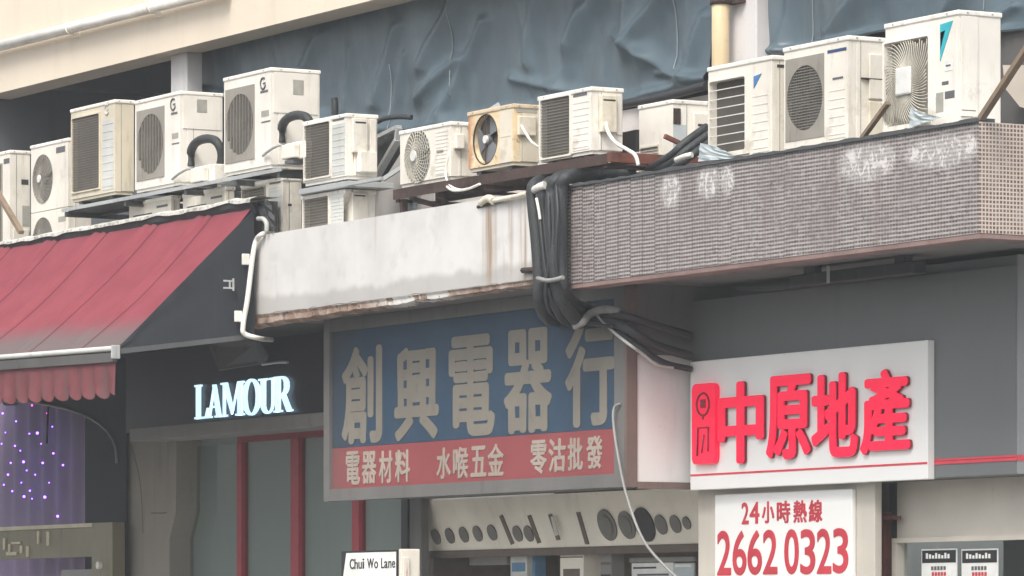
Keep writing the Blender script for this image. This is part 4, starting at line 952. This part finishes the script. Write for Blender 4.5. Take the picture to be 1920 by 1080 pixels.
def serif(ch):                                            # outlines on a unit box, strokes with bracketless serifs
    b = []
    def q(*p): b.append(p)
    def bar(x0, z0, x1, z1): q((x0,z0),(x1,z0),(x1,z1),(x0,z1))
    sv = .055
    if ch == 'L': bar(.12,0,.38,1); bar(0,1-sv,.5,1); bar(0,0,1,sv); q((.80,sv),(1,sv),(1,.30),(.94,.30))
    if ch == 'A':
        q((.14,sv),(.22,sv),(.53,1),(.46,1)); q((.66,sv),(.90,sv),(.58,1),(.40,1)); bar(.24,.30,.72,.36); bar(0,0,.34,sv); bar(.56,0,1,sv)
    if ch == 'M':
        bar(.10,0,.17,1); bar(.74,0,.92,1); q((.08,1),(.26,1),(.53,.18),(.47,.05)); q((.47,.05),(.53,.18),(.78,1),(.74,1)); bar(0,0,.27,sv); bar(.64,0,1,sv); bar(0,1-sv,.22,1); bar(.75,1-sv,1,1)
    if ch == 'U':
        bar(.13,.28,.35,1); bar(.74,.28,.83,1); bar(0,1-sv,.48,1); bar(.62,1-sv,.95,1)
        for k in range(10):
            a0, a1 = math.pi + math.pi*k/10, math.pi + math.pi*(k+1)/10
            def o(a, i): return (.48+.35*math.cos(a), .28+.28*math.sin(a)) if not i else (.545+.195*math.cos(a), .28+.22*math.sin(a))
            q(o(a0,0), o(a1,0), o(a1,1), o(a0,1))
    if ch == 'R':
        bar(.10,0,.32,1); bar(0,0,.44,sv); bar(0,1-sv,.3,1)
        for k in range(12):
            a0, a1 = -math.pi/2+math.pi*k/12, -math.pi/2+math.pi*(k+1)/12
            def o(a, i): return (.46+.34*math.cos(a), .73+.27*math.sin(a)) if not i else (.42+.16*math.cos(a), .73+.215*math.sin(a))
            q(o(a0,0), o(a1,0), o(a1,1), o(a0,1))
        bar(.32,.46,.46,.515); bar(.3,.945,.46,1); q((.40,.47),(.62,.47),(.96,0),(.72,0)); bar(.72,0,1,sv)
    if ch == 'O':
        for k in range(28):
            a0, a1 = 2*math.pi*k/28, 2*math.pi*(k+1)/28
            def o(a, i): return (.5+.5*math.cos(a), .5+.515*math.sin(a)) if not i else (.5+.27*math.cos(a), .5+.455*math.sin(a))
            q(o(a0,0), o(a1,0), o(a1,1), o(a0,1))
    return b
for ch, (l, r, t_, b_) in zip('LAMOUR', ((364,389,721,785),(386,415,721,783),(413,456,716,780),(453,487,711,778),(484,517,709,776),(512,547,705,772))):
    Yq = Ys-.03; x0, x1 = XY(l,Yq), XY(r,Yq); z0, z1 = ZY((l+r)/2,b_,Yq), ZY((l+r)/2,t_,Yq); mb = MB()
    for i, pg in enumerate(serif(ch)): mb.prism([(x0+(x1-x0)*p[0], Yq - .0004*(i%5), z0+(z1-z0)*p[1]) for p in pg], (0,.02,0))
    part('letter', mb, 'neon_white', ls_)
cp = thing('ceiling_panel', 'grey tilted panel under the canopy above the lit white letters', 'panel', P(435,665,.8))
part('plate', MB().prism([P(388,640,.75),P(480,640,.80),P(500,668,.95),P(490,682,.95),P(408,694,.80)], (.0,.03,.0)), 'slab_dark', cp)
tag(ob('glint_tube', MB().tube([P(492,683,.93),P(520,679,.93),P(540,679,.93)], .014, 6), 'wire_grey'), 'short pale tube drawn for a white glint above the last lit letters', 'lamp')  # pale tube shaped as a small white glint
gz = thing('glass_shopfront', 'glazed shop front with grey curtains and dark red frames under the ledge', 'shop front', (XY(500,1.4), 1.4, .14))
zg = ZY(450, 800, 1.3)
part('curtain', MB().box((XY(346,1.42),1.44,.15),(XY(800,1.42),1.47,zg)), 'grey_glaze', gz)
part('jamb', MB().box((XY(318,1.36),1.36,.15),(XY(346,1.36),1.5,zg),.004), 'navy_dark', gz)
for px, wd in ((450,9),(554,15),(668,13)):
    part('mullion', MB().box((XY(px-wd/2,1.38),1.37,.15),(XY(px+wd/2,1.38),1.435,zg-.13)), 'red_frame', gz)
part('head_rail', MB().box((XY(446,1.38),1.372,zg-.129),(XY(800,1.38),1.435,zg)), 'red_frame', gz)
MT['glass'] = None
def glass():
    m = bpy.data.materials.new('shop window glass'); m.use_nodes = True; t = m.node_tree; t.nodes.clear()
    o = t.nodes.new('ShaderNodeOutputMaterial'); mx = t.nodes.new('ShaderNodeMixShader'); tr = t.nodes.new('ShaderNodeBsdfTransparent'); gl = t.nodes.new('ShaderNodeBsdfGlossy'); lw = t.nodes.new('ShaderNodeLayerWeight'); lw.inputs[0].default_value = .35; fr = t.nodes.new('ShaderNodeMath'); fr.operation = 'MULTIPLY_ADD'; fr.inputs[1].default_value = .10; fr.inputs[2].default_value = .01; t.links.new(lw.outputs['Facing'], fr.inputs[0])
    gl.inputs['Roughness'].default_value = .03; tr.inputs[0].default_value = (.86,.89,.88,1)
    t.links.new(fr.outputs[0], mx.inputs[0]); t.links.new(tr.outputs[0], mx.inputs[1]); t.links.new(gl.outputs[0], mx.inputs[2]); t.links.new(mx.outputs[0], o.inputs[0]); return m
MT['glass'] = glass()
for a, b in ((346,445.5),(454.5,546.5),(561.5,661.5),(674.5,790)):
    w = MB(); w.box((XY(a,1.405),1.402,.16),(XY(b,1.405),1.408,zg-.135)); part('pane', w, 'glass', gz)

# ------------------------------------------------------------------ electrical shop sign
Yb2 = .42
bs = thing('shop_sign', 'faded blue and red shop sign box with cream Chinese characters', 'sign', (XY(890,Yb2), Yb2, ZY(890,920,Yb2)))
xs0, xs1 = XY(613,Yb2), XY(1180,Yb2); zb0 = ZY(613,941,Yb2); zb1 = zsl-.003
zm = ZY(890,822,Yb2); zlo = ZY(890,903,Yb2); xi0, xi1 = XY(624,Yb2), XY(1158,Yb2)
def face_mat(name, a, b, fade):
    m = M(name, .55); n = m.noise(m.obj, 1.4, 5, .6); o = m.xyz(m.obj); c = m.mix(m.ramp(n, .3, .7), a, b)
    g_ = m.ramp(m.math('ADD', o[0], m.math('MULTIPLY', n, .7)), xi0-bs.location.x-.1, xi0-bs.location.x+1.1, .85, 0.)
    c = m.mix(g_, c, fade); d = m.ramp(m.noise(m.map(m.obj, scale=(1,1,.12)), 8, 5), .55, .75); c = m.mix(m.math('MULTIPLY', d, .3), c, fade); m.color(c); return m.m
MT['sign_blue'] = face_mat('faded blue sign face', (.024,.054,.096), (.034,.070,.116), (.052,.058,.062))
MT['sign_red'] = face_mat('faded red sign face', (.25,.056,.060), (.29,.07,.074), (.17,.09,.088))
part('blue_face', MB().box((xi0,Yb2-.004,zm+.001),(xi1,Yb2+.02,zb1-.10)), 'sign_blue', bs)
part('red_face', MB().box((xi0,Yb2-.004,zlo),(xi1,Yb2+.02,zm-.001)), 'sign_red', bs)
f_ = MB()
f_.box((xs0,Yb2-.03,zb0),(xi0-.001,Yb2+.06,zb1)).box((xi1+.001,Yb2-.03,zb0),(xs1-.02,Yb2+.06,zb1)).box((xi0,Yb2-.028,zb0+.002),(xi1,Yb2+.06,zlo-.001)).box((xi0,Yb2-.028,zb1-.099),(xi1,Yb2+.06,zb1))
part('frame', f_, 'sign_frame', bs)
part('body', MB().box((xs0+.01,Yb2+.061,zb0+.03),(xs1-.03,Yb2+.85,zb1)), 'sign_frame', bs)
yw = Yb2+.06; zp0 = PX(1185,903,xs1).z; zp1 = PX(1185,664,xs1).z
part('side_frame', MB().box((xs1-.029,yw+.001,zp0-.05),(xs1+.012,yw+.85,zp0)).box((xs1-.0195,yw-.09,zb0),(xs1+.012,yw,zb1-.03)), 'brown_frame', bs)
part('side_panel', MB().box((xs1-.0285,yw+.001,zp0+.001),(xs1,yw+.85,zp1)), 'sign_box', bs, 'white light box side of the sign')
part('upper_side', MB().box((xs1-.028,yw+.001,zp1+.001),(xs1-.004,yw+.85,zb1)), 'sign_frame', bs)  # dark grey holds the shade under the canopy
BOLD_BIG = .050
BIG = ((641,717,649,832),(740,823,649,826),(842,928,628,818),(945,1036,616,812),(1060,1153,604,800))
text_line('character', '創興電器行', BIG, Yb2-.0045, .004, 'sign_cream', bs, .036)
SM = ((649,675,846,909),(679,706,846,907),(711,736,845,906),(741,769,843,904),(819,846,839,898),(850,878,838,897),(883,912,836,894),(915,945,832,892),(995,1026,825,889),(1029,1061,822,885),(1065,1093,820,882),(1100,1130,817,879))
text_line('character', '電器材料水喉五金零沽批發', SM, Yb2-.0045, .004, 'sign_cream_small', bs, .028)
# cables under the canopies
def cy_(px, off=.05): return (.34 if px < 1178 else min(.34+(px-1178)*.02, YX(px, xs1)-off))
for pts, r, lb in (
    ([(1085,585),(1130,588),(1175,594),(1220,608),(1296,630)], .030, 'upper black cable slung under the canopies towards the grey fascia'),
    ([(1085,592),(1130,598),(1180,618),(1225,646),(1296,668)], .034, 'middle black cable slung under the canopies towards the grey fascia'),
    ([(1090,598),(1140,610),(1200,652),(1245,680),(1296,692)], .024, 'lowest black cable slung under the canopies towards the grey fascia')):
    pipe('cable', lb, [(x, y, cy_(x, .05+r)) for x, y in pts], r, 'cable_black', 'cable')
pipe('insulated_pipe', 'grey lagged pipe curling up under the gap between the canopies', [(1075,612,.1),(1092,604,.15),(1108,588,.25),(1135,580,.3),(1165,586,.34)], .030, 'lag_grey')
pipe('cable', 'thin pale cable draped across the top right corner of the blue sign', [(x, y, cy_(x, .13)-.03) for x, y in ((1118,590),(1150,622),(1180,646),(1205,664),(1232,684),(1262,690))], .011, 'wire_grey', 'cable')
MT['side_beige'] = worn('dusty pale wall end', (.40,.38,.36), (.25,.235,.22), .4, 2, .8)
pipe('cable', 'long white cable hanging from the blue sign edge down past the shop front', [(1163,757,.38),(1152,764,.36),(1150,790,.34),(1158,850,.32),(1175,930,.30),(1205,1010,.28),(1245,1060,.28),(1300,1110,.28)], .010, 'lag_grey', 'cable')
sb = thing('cable_shade_board', 'dark board standing in for shade among the cables under the tiled canopy', 'board', P(1180,575,1.2))
part('board', MB().box((XY(1118,1.3),1.3,ZY(1150,640,1.3)),(XY(1226,1.3),1.36,ZT_B-.01)), 'cloth_dark', sb)  # near-black board in place of the shade behind the cables

# ------------------------------------------------------------------ electrical shop front
Ye = 1.22
es = thing('electrical_shop', 'small dark electrical shop with a cream board of lamp holes above its counter', 'shop', (XY(1040,Ye), Ye, .14))
a0, a1 = P(764,956,Ye-.02), P(1322,926,Ye-.02); b0, b1 = P(808,1036,Ye+.18), P(1322,1016,Ye+.18)
zt0, zb_ = (a0.z+a1.z)/2, (b0.z+b1.z)/2
xe0, xe1 = XY(766,Ye), XY(1330,Ye)
part('lamp_board', MB().prism([(xe0,Ye,zb_+.41),(xe0,Ye+.14,zb_),(xe0,Ye+.17,zb_),(xe0,Ye+.03,zb_+.41)], (xe1-xe0,0,0)), 'cream_soffit', es)
part('post', MB().box((XY(764,Ye-.08),Ye-.08,.15),(XY(790,Ye-.08),Ye-.01,zb_+.43)), 'sign_frame', es)
part('post_cap', MB().box((XY(752,Ye-.1),Ye-.1,.15),(XY(764,Ye-.1)-.001,Ye-.02,zb_+.43)), 'black', es)
def on_board(px, py):                                     # point of the tilted board seen at this place
    n_ = Vector((0,-.41,-.14)).normalized(); d = ray(px,py); o_ = Vector((xe0,Ye,zb_+.41)); return CAM + d*((o_-CAM).dot(n_)/d.dot(n_)), n_
def lampdisc(px, py, rr, mat, nm='downlight'):
    c, n_ = on_board(px, py); ux = Vector((1,0,0)); uz = n_.cross(ux).normalized(); mb = MB()
    mb.prism([c + n_*.002 + ux*rr*math.cos(t)+uz*rr*math.sin(t) for t in (2*math.pi*k/24 for k in range(24))], n_*.012)
    d = part(nm, mb, mat, es)
    if rr > .09 and mat != 'black':
        mb = MB(); mb.prism([c + n_*.0145 + ux*rr*.66*math.cos(t)+uz*rr*.66*math.sin(t) for t in (2*math.pi*k/20 for k in range(20))], n_*.006)
        o_ = ob('lens', mb, 'brown_gap' if rr < .09 else 'lamp_grey', None, False); o_.parent = d
        o_.location = -es.location
        for q in o_.data.vertices: pass
for px, py in ((819,1006),(845,1004),(871,1002),(897,1000),(924,998),(972,1000),(993,1000)): lampdisc(px, py, .066, 'lamp_grey')
for px, py, rr in ((1140,984,.125),(1177,984,.11)): lampdisc(px, py, rr, 'lamp_grey')
lampdisc(1210, 983, .135, 'black', 'black_hole')
for px, py, rr in ((1241,983,.078),(1268,982,.07),(1289,980,.05)): lampdisc(px, py, rr, 'lamp_grey')
for (p, q) in (((940,966),(962,1020)),((993,966),(1012,1018)),((1032,964),(1048,1012)),((1085,960),(1102,1020))):
    c0, n_ = on_board(*p); c1, _ = on_board(*q); part('slot', MB().beam(c0+n_*.004, c1+n_*.004, .055, .008, n_), 'brown_gap', es)
c0, n_ = on_board(1042, 966); c1, _ = on_board(1054, 1000); part('hanging_ribbon', MB().beam(c0+n_*.03, c1+n_*.05, .05, .01, n_), 'card', es)
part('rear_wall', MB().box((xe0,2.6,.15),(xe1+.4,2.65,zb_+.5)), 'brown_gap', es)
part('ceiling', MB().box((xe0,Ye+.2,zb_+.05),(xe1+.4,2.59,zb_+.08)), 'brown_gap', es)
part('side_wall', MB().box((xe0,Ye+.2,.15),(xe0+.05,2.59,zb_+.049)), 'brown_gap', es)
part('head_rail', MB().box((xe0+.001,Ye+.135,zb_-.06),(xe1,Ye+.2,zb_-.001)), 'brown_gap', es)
def goods(l, r, t_, b_, Y, mat, label, dd=.15, extra=None, nm='hanging_carton', cat='carton'):
    g_ = thing(nm, label, cat, P((l+r)/2, b_, Y)); x0, x1 = XY(l,Y), XY(r,Y); z0, z1 = ZY(l,b_,Y), ZY(l,t_,Y)
    part('body', MB().box((x0,Y,z0),(x1,Y+dd,z1),.004), mat, g_)
    for (fa, fb, fc, fd, mm) in (extra or []):
        part('print', MB().box((x0+(x1-x0)*fa,Y-.003,z0+(z1-z0)*fc),(x0+(x1-x0)*fb,Y-.0005,z0+(z1-z0)*fd)), mm, g_)
goods(957, 988, 1034, 1110, 1.45, 'card', 'white carton with a blue print hung below the lamp board', .16, [(.1,.9,.5,.72,'card_blue'),(.05,.95,.86,.97,'zinc_sheet')])
goods(990, 1003, 1038, 1110, 1.5, 'card_blue', 'narrow blue carton hung beside the white carton', .1)
goods(1050, 1094, 1024, 1110, 1.42, 'cream_soffit', 'beige carton hung below the lamp board near the middle', .16, [(.15,.85,.3,.5,'brown_gap'),(.02,.98,.74,.76,'brown_gap')])
goods(1126, 1146, 1028, 1110, 1.45, 'ledge', 'grey fitting with dark bands hung right of the beige carton', .12, [(0.05,.95,.62,.68,'brown_gap'),(0.05,.95,.3,.4,'black')])
goods(1184, 1262, 1056, 1110, 1.5, 'paper', 'white price board with rows of dark lettering in the shop', .02, [(.05,.6,.80,.86,'black'),(.15,.9,.55,.62,'sticker_dark'),(.1,.85,.38,.44,'sticker_dark')], 'price_board', 'sign')
goods(1262, 1300, 1056, 1110, 1.5, 'zinc_sheet', 'pale blue poster beside the white price board', .02, [(.1,.9,.86,.95,'paper')], 'poster', 'poster')
goods(1180, 1300, 1046, 1055, 1.48, 'ledge', 'thin grey rail above the white price board', .03, nm='shelf_rail', cat='rail')
goods(880, 950, 1038, 1060, 1.6, 'dim_sheet', 'crumpled translucent bag stored under the lamp board', .1, nm='plastic_bag', cat='bag')

# ------------------------------------------------------------------ street name plate
Yn = -.75
sn = thing('street_sign', 'white street name plate with black edge reading Chui Wo Lane', 'sign', (XY(690,Yn), Yn, 0))
x0, x1 = XY(642,Yn), XY(743,Yn); z0, z1 = ZY(690,1096,Yn), ZY(690,1036,Yn)
part('backing', MB().box((x0-.015,Yn,z0-.01),(x1+.008,Yn+.03,z1+.014)), 'black', sn)
part('plate', MB().prism([(x0+.0,Yn-.004,z0),(x1,Yn-.004,z0),(x1,Yn-.004,z1),(x0+.07,Yn-.004,z1)], (0,.003,0)), 'paper', sn)
part('end_fitting', MB().box((x1+.012,Yn+.012,z0-.02),(x1+.05,Yn+.17,z1+.02),.006).box((x1+.051,Yn+.02,z0),(x1+.075,Yn+.07,z1-.04),.005), 'ac_white', sn)
px = 655
for ch, (l, r) in zip('ChuiWoLane', ((656,664),(665,671),(672.5,678.5),(680,683),(689,701),(702,709),(715,720),(721,727),(728.5,734),(735.5,741))):
    tall = ch in 'CWLh'; bot = 1067 - (l-655)*.03
    part('letter', char(ch, (l, r, bot-(19 if tall or ch == 'i' else 13), bot), Yn-.0045, .003, .012), 'black', sn)
for x in (x0+.14, x1-.14): part('post', MB().tube([(x,Yn+.06,.14),(x,Yn+.06,z1-.02)], .03, 10), 'steel_grey', sn)

# ------------------------------------------------------------------ estate agency
Ya = .95
ag = thing('estate_office', 'grey estate agency fascia with red stripe and beige front under the tiled canopy', 'shop front', (XY(1600,Ya), Ya, .14))
xg0, xg1 = XY(1294,Ya), XY(1905,Ya); zg0 = ZY(1738,896,Ya); zg1 = ZT_B-.0125
zst = ZY(1294,889,Ya-.05)
part('fascia', MB().box((xg0,Ya,zg0),(xg1,Ya+.5,ZY(1294,566,Ya))).box((XY(1520,Ya+.02),Ya+.02,ZY(1294,566,Ya)),(xg1-.01,Ya+.5,zg1)), 'grey_fascia', ag)
MT['fascia_end_lit'] = worn('fascia grey lightened as lit return', (.27,.28,.285), (.23,.235,.24), .3, 1.2, .5)  # paler grey puts the stronger light on this side into the colour
part('fascia_return', MB().box((xg1+.001,Ya+.004,zg0),(xg1+.02,Ya+.9,zg1)), 'fascia_end_lit', ag)
zr0 = ZY(1740,872,Ya); 
part('stripe', MB().box((XY(1739,Ya),Ya-.006,zr0),(xg1+.018,Ya-.0005,zr0+.020)).box((XY(1739,Ya),Ya-.006,zr0+.024),(xg1+.018,Ya-.0005,zr0+.036)).box((xg1+.021,Ya+.004,zr0),(xg1+.026,Ya+.9,zr0+.036)), 'stripe_red', ag)
# transom, window, pillars
part('transom', MB().box((XY(1682,Ya+.30),Ya+.30,ZY(1800,1006,Ya+.3)),(xg1+1.2,Ya+.48,zg0-.003)), 'beige_light', ag)
part('window_frame', MB().box((XY(1672,Ya+.27),Ya+.27,ZY(1800,1015,Ya+.3)),(xg1+1.2,Ya+.36,ZY(1800,1006,Ya+.3)-.001)).box((XY(1672,Ya+.27),Ya+.27,.15),(XY(1681,Ya+.27),Ya+.36,ZY(1800,1015,Ya+.3)-.001)), 'beige_light', ag)
w = MB(); w.box((XY(1682,Ya+.33),Ya+.33,.15),(xg1+1.2,Ya+.336,ZY(1800,1015,Ya+.3)-.002)); part('pane', w, 'glass', ag)
part('interior_wall', MB().box((XY(1682,Ya+.4),Ya+1.3,.15),(xg1+2.5,Ya+1.34,zg0)), 'grey_fascia', ag)
part('pillar', MB().box((XY(1309,Ya+.06),Ya+.06,.14),(XY(1640,Ya+.06),Ya+.12,zg0-.003),.006), 'beige_light', ag)
part('recess_shade', MB().box((XY(1640,Ya+.3)+.001,Ya+.42,.14),(XY(1690,Ya+.45),Ya+.46,zg0-.003)), 'cloth_dark', ag)  # near-black board stands for the shade deep in this gap
tag(ob('downpipe', MB().tube([P(1659,960,Ya+.30),(P(1659,960,Ya+.30).x,Ya+.30,.14)], .05, 12, smooth=False).box((XY(1648,Ya+.2),Ya+.24,ZY(1655,975,Ya+.24)),(XY(1676,Ya+.2),Ya+.26,ZY(1655,968,Ya+.24))), 'rust_red'), 'brown grey downpipe in the dark recess beside the red hotline sign', 'pipe')
asn = thing('agency_sign', 'white acrylic sign with thick red Chinese characters and a red emblem', 'sign', (XY(1500,Ya-.06), Ya-.06, zg0))
Yp = Ya-.06
# the panel's upper edge climbs less than level: a sheet trimmed by hand
x0, x1 = XY(1294,Yp), XY(1739,Yp); z0 = ZY(1516,909,Yp); z1 = ZY(1516,658,Yp)
part('panel', MB().box((x0,Yp,z0),(x1,Ya-.001,z1),.006), 'acrylic', asn)
zz = ZY(1516,879.5,Yp); part('stripe', MB().box((x0+.005,Yp-.003,zz-.008),(x1-.002,Yp-.0005,zz+.006)), 'stripe_red', asn)
AGB = ((1346,1432,715,869),(1437,1520,703,861),(1522,1608,699,858),(1613,1706,692,851))
YF = Yp-.028
for ch, bx in zip('中原地產', AGB):
    d_ = part('character', char(ch, bx, YF, .006, .036), 'letter_red', asn)
    back = char(ch, bx, YF+.0015, -.022, .036); bmesh.ops.translate(back.bm, verts=back.bm.verts, vec=-asn.location); ob('letter_return', back, 'letter_red_side', d_)
# emblem: rounded red bar with a ring and a gate recessed in it
l, r, t_, b_ = 1297, 1340, 719, 870; YE = Yp-.045; ex0, ex1 = XY(l,YE), XY(r,YE); ez0, ez1 = ZY(1318,b_,YE), ZY(1318,t_,YE); cx = (ex0+ex1)/2
oc = rect_hole(ex0, ex1, ez0, ez1, 6, .05); em = MB(); em.prism([(p[0], Yp-.004, p[1]) for p in oc], (0,-.041,0)); part('emblem', em, 'letter_red', asn)
e2 = MB(); wz = (ex1-ex0)*.27; c1 = ez1-(ez1-ez0)*.26; yy_ = YE-.001
e2.tube([(cx+wz*math.cos(q), yy_, c1+wz*.95*math.sin(q)) for q in (2*math.pi*j/24 for j in range(25))], .009, 6, smooth=False)
e2.box((cx-wz*.38,yy_-.004,c1-wz*.32),(cx+wz*.38,yy_+.004,c1+wz*.42)).box((cx-wz*.10,yy_-.004,c1-wz*1.3),(cx+wz*.10,yy_+.004,c1-wz*.97))
c2 = ez0+(ez1-ez0)*.10; c3 = ez0+(ez1-ez0)*.45
e2.tube([(cx-wz*.9,yy_,c2),(cx-wz*.8,yy_,c3),(cx+wz*.9,yy_,c3),(cx+wz*.8,yy_,c2+.03)], .009, 6, smooth=False).tube([(cx-wz*.2,yy_,c2+.02),(cx+wz*.2,yy_,c3-.05)], .008, 6, smooth=False)
part('emblem_mark', e2, 'letter_red_side', asn)
# hotline board
Yh = Ya+.02
hb = thing('hotline_sign', 'white hotline board with red telephone number on the beige pillar', 'sign', (XY(1470,Yh), Yh, ZY(1470,1110,Yh)))
part('board', MB().box((XY(1340,Yh),Yh,ZY(1470,1120,Yh)),(XY(1597,Yh),Ya+.058,ZY(1470,922,Yh)),.008), 'acrylic', hb)
text_line('character', '24小時熱線', ((1391,1404,942,983),(1406,1424,941,982),(1429,1452,940,981),(1457,1482,939,981),(1488,1513,938,980),(1517,1542,937,979)), Yh-.0005, .004, 'print_red', hb, .030)
text_line('character', '26620323', ((1345,1371,995,1079),(1374,1400,995,1079),(1402,1429,994,1078),(1431,1458,993,1077),(1471,1498,992,1077),(1501,1529,992,1077),(1532,1559,991,1076),(1562,1591,990,1075)), Yh-.0005, .004, 'print_red', hb, .030)
# window notices
for l, r, lb in ((1728,1794,'printed window notice with a black heading next to the window jamb'), (1803,1871,'printed window notice with a black heading nearer the right edge')):
    Yq = Ya+.32; nn = thing('window_notice', lb, 'notice', P((l+r)/2, 1110, Yq), 'window notices')
    x0, x1 = XY(l,Yq), XY(r,Yq); z1 = ZY((l+r)/2, 1029, Yq); z0 = ZY((l+r)/2, 1115, Yq); zh = ZY((l+r)/2, 1055, Yq)
    part('sheet', MB().box((x0,Yq,z0),(x1,Yq+.006,z1)), 'paper', nn)
    part('heading', MB().box((x0+.01,Yq-.003,zh),(x1-.01,Yq-.0005,z1-.01)), 'black', nn)
    wr_ = MB(); n = 8; za, zb3 = zh+(z1-zh)*.30, zh+(z1-zh)*.70
    for k in range(n):
        u = x0+(x1-x0)*(.14+.70*k/n); wr_.box((u,Yq-.005,za),(u+(x1-x0)*.055,Yq-.0032,zb3 - (k%3)*.008))
    part('heading_text', wr_, 'paper', nn)
    for rr, (yy, a_, b_2, mm) in enumerate(((1065,.28,.72,'sticker_dark'),(1076,.30,.72,'print_red'))):
        tx = MB(); zq = ZY((l+r)/2, yy, Yq)
        for k in range(5):
            u = x0+(x1-x0)*(a_+(b_2-a_)*k/5); tx.box((u,Yq-.003,zq-.014),(u+(x1-x0)*.06,Yq-.0005,zq+.012))
        part('line_text', tx, mm, nn)
# soffit fittings under the tiled canopy
tag(ob('hanger_rod', MB().box((XY(1550,.5),.5,ZY(1550,530,.5)),(XY(1550,.5)+.015,.515,ZT_B+.0)), 'steel_grey'), 'thin grey hanger rod below the tiled canopy', 'rod')
fx = thing('ceiling_light', 'dark long fitting fixed under the tiled canopy above the grey fascia', 'light', P(1640,520,.62))
part('body', MB().box((XY(1480,.62),.62,ZT_B-.10),(XY(1710,.62),.74,ZT_B-.02),.01), 'cloth_dark', fx)
for u in (1500, 1670): part('bracket', MB().box((XY(u,.62),.65,ZT_B-.0195),(XY(u+20,.62),.71,ZT_B+.03)), 'dark_steel', fx)

# ------------------------------------------------------------------ thin city haze
hz = MB().box((-90,-70,-1),(90,60,14)); hm = bpy.data.materials.new('city haze'); hm.use_nodes = True; ht = hm.node_tree
ht.nodes.remove(ht.nodes['Principled BSDF']); pv = ht.nodes.new('ShaderNodeVolumePrincipled'); pv.inputs['Color'].default_value = (.93,.97,1,1); pv.inputs['Density'].default_value = .0014
ht.links.new(pv.outputs[0], ht.nodes['Material Output'].inputs['Volume'])
h_ = ob('haze', hz, hm, None, False); tag(h_, 'thin pale haze filling the whole street air', 'haze', None, 'stuff')
